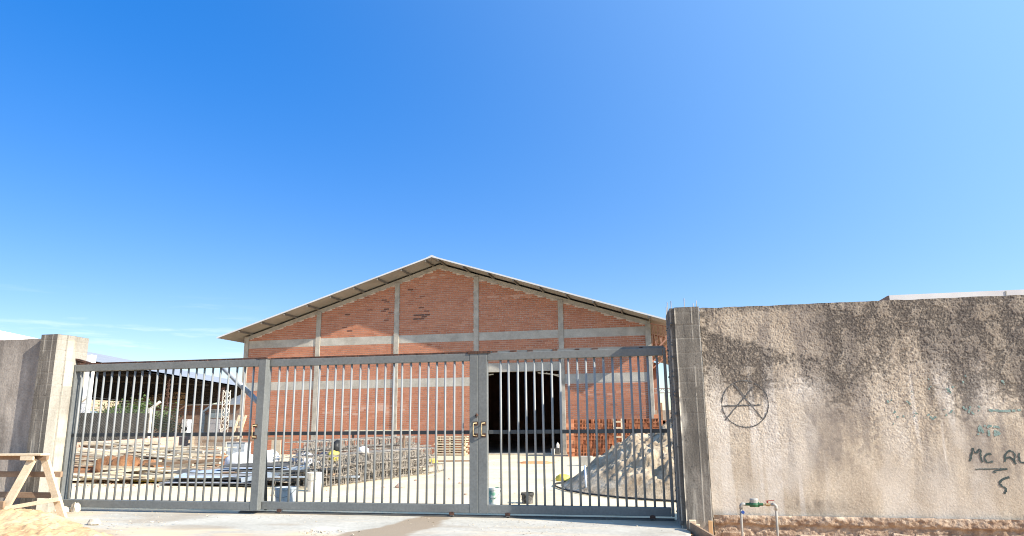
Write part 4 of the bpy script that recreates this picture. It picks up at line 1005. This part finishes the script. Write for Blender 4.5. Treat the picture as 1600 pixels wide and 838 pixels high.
sc_.add([v+Vector((-.02, 0, 0)) for v in (a+Vector((0, 0, .9)), b+Vector((0, 0, .9)), b+Vector((0, 0, 2.2)), (a+b)/2+Vector((0, 0, 2.15)), a+Vector((0, 0, 2.12)))], [(4, 3, 2, 1, 0)])
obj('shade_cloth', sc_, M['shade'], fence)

# big open shed
shd = thing('open_shed', 'large open sided shed with pale roof and dark underside at the left', 'shed', (-45, 52, 0))
dS = Vector((-.2983, .9545, 0)); nS = Vector((-.9545, -.2983, 0)); O = Vector((-34.7, 35.4, 0)) - dS*14
def SP(s_, o_, z): p = O+dS*s_+nS*o_; return (p.x, p.y, z)
SL_ = 131.0
def slab_roof(oa, za, ob_, zb):
    return MB().add([SP(0, oa, za), SP(SL_, oa, za), SP(SL_, ob_, zb), SP(0, ob_, zb)], [(0,1,2,3)])
obj('roof_sheet', slab_roof(-.3, 5.55, 15.4, 9.2), M['roof'], shd); obj('roof_sheet', slab_roof(31.1, 5.55, 15.4, 9.2), M['roof'], shd)
obj('roof_underside', slab_roof(-.25, 5.40, 15.4, 9.05), M['underside'], shd); obj('roof_underside', slab_roof(31, 5.40, 15.4, 9.05), M['underside'], shd)
for s_ in (0, 13.1, 26.2, 39.3, 52.4, 65.5, 78.6, 91.7, 104.8, 117.9, 130.9):
    b_ = MB()
    b_.obox(SP(s_, .1, 5.2), SP(s_, 15.4, 5.9), .1, .14); b_.obox(SP(s_, 30.7, 5.2), SP(s_, 15.4, 5.9), .1, .14)
    for k in range(9):
        b_.obox(SP(s_, k*3.4, 5.2+.0), SP(s_, k*3.4+1.7, 5.4+.22*min(k*3.4+1.7, 30.8-(k*3.4+1.7))), .07, .07)
    obj('truss', b_, M['steel_dark'], shd)
def lattice(p, z0, z1, w, m, parent):
    b_ = MB(); x, y = p
    for i, j in ((-1,-1), (1,-1), (1,1), (-1,1)): b_.obox((x+i*w/2, y+j*w/2, z0), (x+i*w/2, y+j*w/2, z1), .05, .05, (0, 1, 0))
    n_ = int((z1-z0)/(w*.8)); h_ = (z1-z0)/n_
    for k in range(n_):
        s_ = 1 if k % 2 else -1
        for yy in (-w/2, w/2): b_.obox((x-s_*w/2, y+yy, z0+k*h_), (x+s_*w/2, y+yy, z0+(k+1)*h_), .035, .035)
        for xx in (-w/2, w/2): b_.obox((x+xx, y-s_*w/2, z0+k*h_), (x+xx, y+s_*w/2, z0+(k+1)*h_), .035, .035)
    return obj('lattice_column', b_, m, parent)
for s_ in (14, 30.3, 44): p = SP(s_, .2, 0); lattice(p[:2], 0, 5.3, .42, M['rust'], shd)
for s_ in (14, 30.3, 44, 60, 76, 92, 108): p = SP(s_, 30.5, 0); lattice(p[:2], 0, 5.3, .42, M['rust'], shd)
mst = thing('lattice_mast', 'pale steel lattice mast before the grey roofed house', 'mast', (-37.1, 55, 0)); lattice((-37.15, 55), 0, 4.45, .42, M['post'], mst)
for (x, y, h, l_) in [(-36.6, 56.2, 1.4, 1)]: pass
# house with grey roof under the shed end
hs_ = thing('house', 'brown house with grey sheet roof, window and pale door', 'house', (-43, 60, 0))
obj('wall', MB().box(-48.6, -38.9, 60, 66, 0, 3.38), M['brownwall'], hs_)
obj('roof', MB().add([(-44.6, 59.6, 3.42), (-38.5, 59.6, 3.40), (-38.5, 65, 5.0), (-41.3, 65, 4.9), (-44.6, 65, 3.6)], [(0,1,2,3,4)]).add([(-44.6, 59.6, 3.36), (-38.5, 59.6, 3.34), (-38.5, 65, 4.9), (-44.6, 65, 3.5)], [(3,2,1,0)]).add([(-44.6, 59.6, 3.36), (-38.5, 59.6, 3.34), (-38.5, 59.6, 3.40), (-44.6, 59.6, 3.42)], [(0,1,2,3)]), M['roof'], hs_)
wn_ = obj('window', MB().box(-42.2, -40.1, 59.93, 60, 2.15, 2.98), M['white'], hs_)
for k in range(3): obj('pane', MB().box(-42.15+.69*k, -41.52+.69*k, 59.915, 59.93, 2.2, 2.93), M['glass'], wn_)
obj('door', MB().box(-42.2, -41.0, 59.93, 60, .0, 2.08), M['door_grey'], hs_)
obj('grille', MB().box(-42.75, -42.25, 59.9, 59.96, .3, 2.5), M['steel_dark'], hs_)
obj('sign_panel', MB().box(-40.0, -39.4, 59.93, 59.99, 1.35, 1.95), M['bluesheet'], hs_)
obj('meter_box', MB().box(-41.0+.1, -40.4, 59.9, 59.99, .75, 1.25), M['white'], hs_)
# white panel behind the fence
vn = thing('white_cabinet', 'white upright cabinet with a dark round opening behind the chainlink fence', 'cabinet', (-34.2, 46.2, 0))
obj('body', MB().box(-34.55, -34.05, 46, 46.5, .4, 1.95), M['white'], vn, bevel=.02)
obj('opening', MB().tube([(-34.22, 45.99, 1.3), (-34.22, 46.02, 1.3)], .17, 14), M['blackbag'], vn); obj('tray', MB().box(-34.6, -33.95, 45.75, 45.995, .72, .84), M['white'], vn)
# beige house beyond the shed
bh_ = thing('house', 'beige rendered house seen far under the shed roof', 'house', (-90, 101, 0))
obj('wall', MB().add([(-98, 98, 0), (-81, 106, 0), (-81, 106, 7), (-98, 98, 7), (-100, 103, 0), (-83, 111, 0), (-83, 111, 7), (-100, 103, 7)], [(0,1,2,3), (1,5,6,2), (5,4,7,6), (4,0,3,7), (3,2,6,7)]), M['beige'], bh_)
obj('window', MB().add([(-88, 102.6, 2.6), (-86.5, 103.3, 2.6), (-86.5, 103.3, 3.9), (-88, 102.6, 3.9)], [(0,1,2,3)]), M['glass'], bh_)
obj('window', MB().add([(-93, 100.25, 2.6), (-91.5, 100.95, 2.6), (-91.5, 100.95, 3.9), (-93, 100.25, 3.9)], [(0,1,2,3)]), M['glass'], bh_)
# shrubs between fence and shed
def shrub(label, c, rx, h, seed, n_=2600):
    t = thing('shrub', label, 'shrub', c, 'shrubs behind the fence'); r_ = random.Random(seed)
    st_ = MB()
    tips = []
    for k in range(11):
        a = r_.uniform(0, 6.28); q = r_.uniform(.15, .8); hh = h*r_.uniform(.62, 1.0)*(1-.3*q)
        P = [Vector(c), Vector((c[0]+q*rx*.4*math.cos(a), c[1]+q*rx*.4*math.sin(a), c[2]+hh*.5)), Vector((c[0]+q*rx*math.cos(a), c[1]+q*rx*math.sin(a), c[2]+hh))]
        st_.tube(P, [.05, .03, .012], 5); tips.append(P)
    obj('stems', st_, M['bark'], t)
    lf = MB()
    for k in range(n_):
        P = r_.choice(tips); s_ = r_.uniform(.35, 1.08); p = P[1].lerp(P[2], s_) + Vector((r_.gauss(0, .28), r_.gauss(0, .28), r_.gauss(0, .2)))
        d1 = Vector((r_.gauss(0, 1), r_.gauss(0, 1), r_.gauss(.3, .8))).normalized(); d2 = d1.cross(Vector((r_.gauss(0, 1), r_.gauss(0, 1), r_.gauss(0, 1)))).normalized()
        L_ = r_.uniform(.09, .2); w_ = L_*.28
        lf.add([p-d2*w_*.2, p+d1*L_*.5-d2*w_, p+d1*L_, p+d1*L_*.5+d2*w_], [(0,1,2,3)])
    ob = obj('foliage', lf, M['leaf'], t); ob['kind'] = 'stuff'
    return t
shrub('bushy green shrub behind the dark shade cloth of the fence', (-31.4, 37.2, 0), 1.5, 3.5, 5)
shrub('thin green shrub left of the bushy one behind the fence', (-33.1, 37.6, 0), 1.1, 3.0, 6, 1500)
shrub('low shrub right of the bushy one behind the fence', (-30.2, 38.6, 0), 1.0, 2.9, 8, 1300)
# white painted upright of the neighbour, beside the left pillar
tag(obj('white_upright', MB().box(-24.83, -24.42, 26.2, 26.5, 0, 4.6), M['white'], loc=(-24.6, 26.3, 0), bevel=.01), 'tall white upright just right of the pale gate pillar', 'upright')
# white buildings over the side walls
wb = thing('building', 'white flat topped building showing over the right wall', 'building', (10, 24, 0))
obj('wall', MB().box(5.72, 16, 20, 30, -.3, 4.72), M['offwhite'], wb)
obj('side_wall', MB().box(5.69, 5.715, 20.02, 30, -.3, 4.715), M['brownwall'], wb)  # end turned away from the sun, its shade painted on as brown
obj('parapet_joint', MB().box(8.42, 8.45, 19.985, 19.999, 3, 4.70), M['lintel'], wb)
wb2 = thing('building', 'white building edge showing over the left wall', 'building', (-38, 29, 0))
obj('wall', MB().add([(-45, 24, -.1), (-31.9, 24, -.1), (-31.9, 24, 6.5), (-45, 24, 6.5), (-45, 31.2, -.1), (-31.9, 31.2, -.1), (-31.9, 31.2, 6.0), (-45, 31.2, 6.0)], [(0,1,2,3), (1,5,6,2), (5,4,7,6), (4,0,3,7), (3,2,6,7)]), M['white'], wb2)
# far things in the gap at the right of the warehouse
jb = thing('girder_gantry', 'distant lattice girder frame in the gap right of the warehouse', 'girder', (0, 60, 0))
b_ = MB().obox((-1.3, 60, 4.08), (4, 60, 4.08), .08, .08).obox((-1.3, 60, 3.74), (4, 60, 3.74), .08, .08)
for k in range(16): b_.obox((-1.3+.33*k, 60, 3.74 if k % 2 else 4.08), (-.97+.33*k, 60, 4.08 if k % 2 else 3.74), .04, .04)
obj('girder', b_, M['greysheet'], jb)
for x in (-.42, 3.9): obj('post', MB().box(x-.09, x+.09, 59.91, 60.09, 0, 3.7 if x > 0 else 3.7), M['lintel'], jb)
fw_ = thing('boundary_wall', 'distant grey wall in the gap right of the warehouse', 'wall', (1, 52, 0))
obj('wall', MB().box(-1.55, 9, 52, 52.2, 0, 2.25), M['concrete'], fw_)
tag(obj('utility_post', MB().box(-1.0, -.62, 51.2, 51.5, 0, 2.75), M['dark_wood'], loc=(-.8, 51.3, 0)), 'distant brown post before the far grey wall', 'post')

# ================================================================== FOREGROUND THINGS
sh = thing('sawhorse', 'pale wooden sawhorse before the left wall', 'sawhorse', (-11.6, 11.2, 0))
obj('top_plank', MB().obox((-13.0, 11.22, 1.085), (-11.20, 11.22, 1.095), .20, .035), M['new_wood'], sh, bevel=.003)
obj('cross_beam', MB().obox((-13.0, 11.24, 1.035), (-11.16, 11.24, 1.035), .06, .07), M['dark_wood'], sh, bevel=.003)
obj('cleat', MB().obox((-11.62, 11.12, 1.03), (-11.34, 11.12, 1.03), .04, .07), M['new_wood'], sh, bevel=.003)
obj('leg', MB().obox((-11.83, 11.02, -.05), (-11.41, 11.18, 1.04), .16, .045, (0, 1, 0)), M['new_wood'], sh, bevel=.004)
obj('leg', MB().obox((-10.78, 11.36, -.04), (-11.26, 11.27, 1.04), .14, .06, (0, 1, 0)), M['new_wood'], sh, bevel=.004)
obj('leg', MB().obox((-13.4, 11.02, -.05), (-12.98, 11.18, 1.04), .13, .045, (0, 1, 0)), M['new_wood'], sh, bevel=.004)
obj('rail', MB().obox((-13.0, 11.36, .735), (-10.93, 11.36, .735), .05, .10), M['dark_wood'], sh, bevel=.003)
obj('rail', MB().obox((-13.0, 11.40, .365), (-11.15, 11.40, .365), .05, .10), M['dark_wood'], sh, bevel=.003)
obj('brace', MB().obox((-11.80, 10.99, .155), (-10.83, 11.27, .315), .04, .07), M['new_wood'], sh, bevel=.003)
obj('brace', MB().obox((-13.2, 11.0, .26), (-11.70, 10.98, .24), .04, .12), M['dark_wood'], sh, bevel=.003)
# stones near the left pillar and on the apron
for k, (x, y, s_, l_) in enumerate([(-11.42, 12.06, .085, 'chalky rubble lump against the foot of the left gate leaf'), (-11.55, 11.98, .065, 'small chalky lump beside the larger one at the left pillar'),
                                    (-11.22, 12.08, .075, 'pointed chalky lump leaning on the gate bottom rail'), (-9.47, 10.62, .085, 'white stone on the apron edge near the sand bank')]):
    lump('stone', l_, 'stone', (x, y, -.01), (s_*1.3, s_, s_*(1.9 if k == 2 else .85)), M['stone'], 140+k, .45, sub=2, fq=3)
ch = MB(); r_ = random.Random(31)
def chip(x, y, s_, z=0):
    v = [Vector((r_.uniform(-1, 1), r_.uniform(-1, 1), r_.uniform(0, .9)))*s_+Vector((x, y, z)) for _ in range(5)]
    ch.add(v, [(0,1,2), (0,2,3), (0,3,4), (1,4,2), (2,4,3), (0,4,1)])
for k in range(420):
    x = r_.uniform(-11.5, .0); y = 12.25-abs(r_.gauss(0, .55))-.05
    if r_.random() < .4: x = r_.gauss(-2.2, .6); y = r_.uniform(10.6, 11.9)
    if y > 9.2: chip(x, y, r_.choice((.006, .008, .012, .018)), (12.5-y)*-.006)
for k in range(60): chip(r_.gauss(-5.2, .25), r_.gauss(10.45, .12), r_.uniform(.01, .035), -.012)
for k in range(200): chip(r_.uniform(-12.6, -8), r_.uniform(9.3, 11.3), r_.uniform(.01, .03), float(bank(np.array(-10.), np.array(10.)))*.5)
tag(obj('gravel_chips', ch, M['stone']), 'small chips and pebbles strewn on the apron', kind='stuff')
yc = MB(); ch = yc
for k in range(500): chip(r_.uniform(-13, .5), r_.uniform(12.8, 30), r_.choice((.008, .012, .02, .03)))
for k in range(200): chip(r_.gauss(-15, 1.2), r_.uniform(16.5, 18.6), r_.choice((.015, .03, .05)))
tag(obj('yard_rubble', yc, M['pink']), 'fine rubble strewn over the yard slab', kind='stuff')
# apron formwork leftovers at the right pillar foot
fb = thing('form_board', 'dark form board slanting from the right pillar foot', 'board', (.25, 11.2, 0))
obj('plank', MB().obox((.14, 11.45, .05), (.52, 10.55, -.06), .04, .16), M['dark_wood'], fb, bevel=.004)
tag(obj('wood_block', MB().box(.16, .26, 11.33, 11.44, .02, .14), M['new_wood'], loc=(.2, 11.4, 0), bevel=.005), 'small pale wood block at the foot of the right pillar', 'block')
tag(obj('wood_offcut', MB().box(.235, .31, 11.18, 11.27, -.05, .10), M['new_wood'], loc=(.27, 11.2, 0), bevel=.005), 'square wood offcut beside the slanting form board', 'offcut')
tag(obj('stake', MB().box(.425, .485, 11.12, 11.18, -.35, .165), mat('orange stake', [(.3, (.36, .21, .10)), (.7, (.56, .37, .20))], 4, .9, stretch=(2, 2, .3)), loc=(.45, 11.15, -.3), bevel=.004), 'upright orange wood stake before the right pillar', 'stake')
# water meter
wm = thing('water_meter', 'water meter on bent grey pipes before the right wall', 'water meter', (1.15, 11.3, -.35))
mY = 11.36; zt = .378
obj('pipe', MB().tube([(.895, mY, -.45), (.905, mY, .20), (.912, mY, zt-.05)], .019, 10), M['pipe'], wm, smooth=True)
obj('pipe', MB().tube([(1.385, mY, -.45), (1.392, mY, .1), (1.398, mY, zt-.04), (1.39, mY, zt-.012), (1.365, mY, zt), (1.33, mY, zt)], .018, 10), M['pipe'], wm, smooth=True)
obj('elbow', MB().tube([(.912, mY, zt-.065), (.914, mY, zt-.02), (.93, mY, zt), (.975, mY, zt)], .027, 10), M['pipe'], wm, smooth=True)
obj('elbow', MB().tube([(1.40, mY, zt-.075), (1.40, mY, zt-.02), (1.38, mY, zt+.002), (1.345, mY, zt+.002)],   .025, 10), M['pipe'], wm, smooth=True)
obj('union_nut', MB().tube([(.905, mY, .205), (.907, mY, .235)], .027, 6), M['pipe'], wm)
bd = obj('meter_body', MB().tube([(.975, mY, zt), (1.035, mY, zt), (1.036, mY, zt), (1.17, mY, zt), (1.171, mY, zt), (1.225, mY, zt)], [.02, .02, .038, .038, .02, .02], 10).lathe((1.10, mY, zt-.03), [(.055, 0), (.066, .03), (.06, .055)], 16), M['green'], wm)
obj('meter_dial', MB().lathe((1.10, mY, zt+.02), [(.06, 0), (.062, .045), (.055, .065), (.001, .067)], 16), M['pipe'], bd)
obj('ball_valve', MB().tube([(1.225, mY, zt), (1.26, mY, zt), (1.261, mY, zt), (1.31, mY, zt), (1.311, mY, zt), (1.34, mY, zt)], [.014, .014, .024, .024, .015, .015], 8), M['brass'], wm)
obj('valve_lever', MB().box(1.275, 1.295, mY-.012, mY+.012, zt+.02, zt+.05).obox((1.265, mY, zt+.05), (1.38, mY-.02, zt+.062), .022, .008), M['red'], wm)
obj('valve_cap', MB().tube([(.93, mY-.035, .272), (.93, mY-.06, .272)], .024, 10).tube([(.91, mY, .272), (.93, mY-.04, .272)], .012, 6), M['blue'], wm)
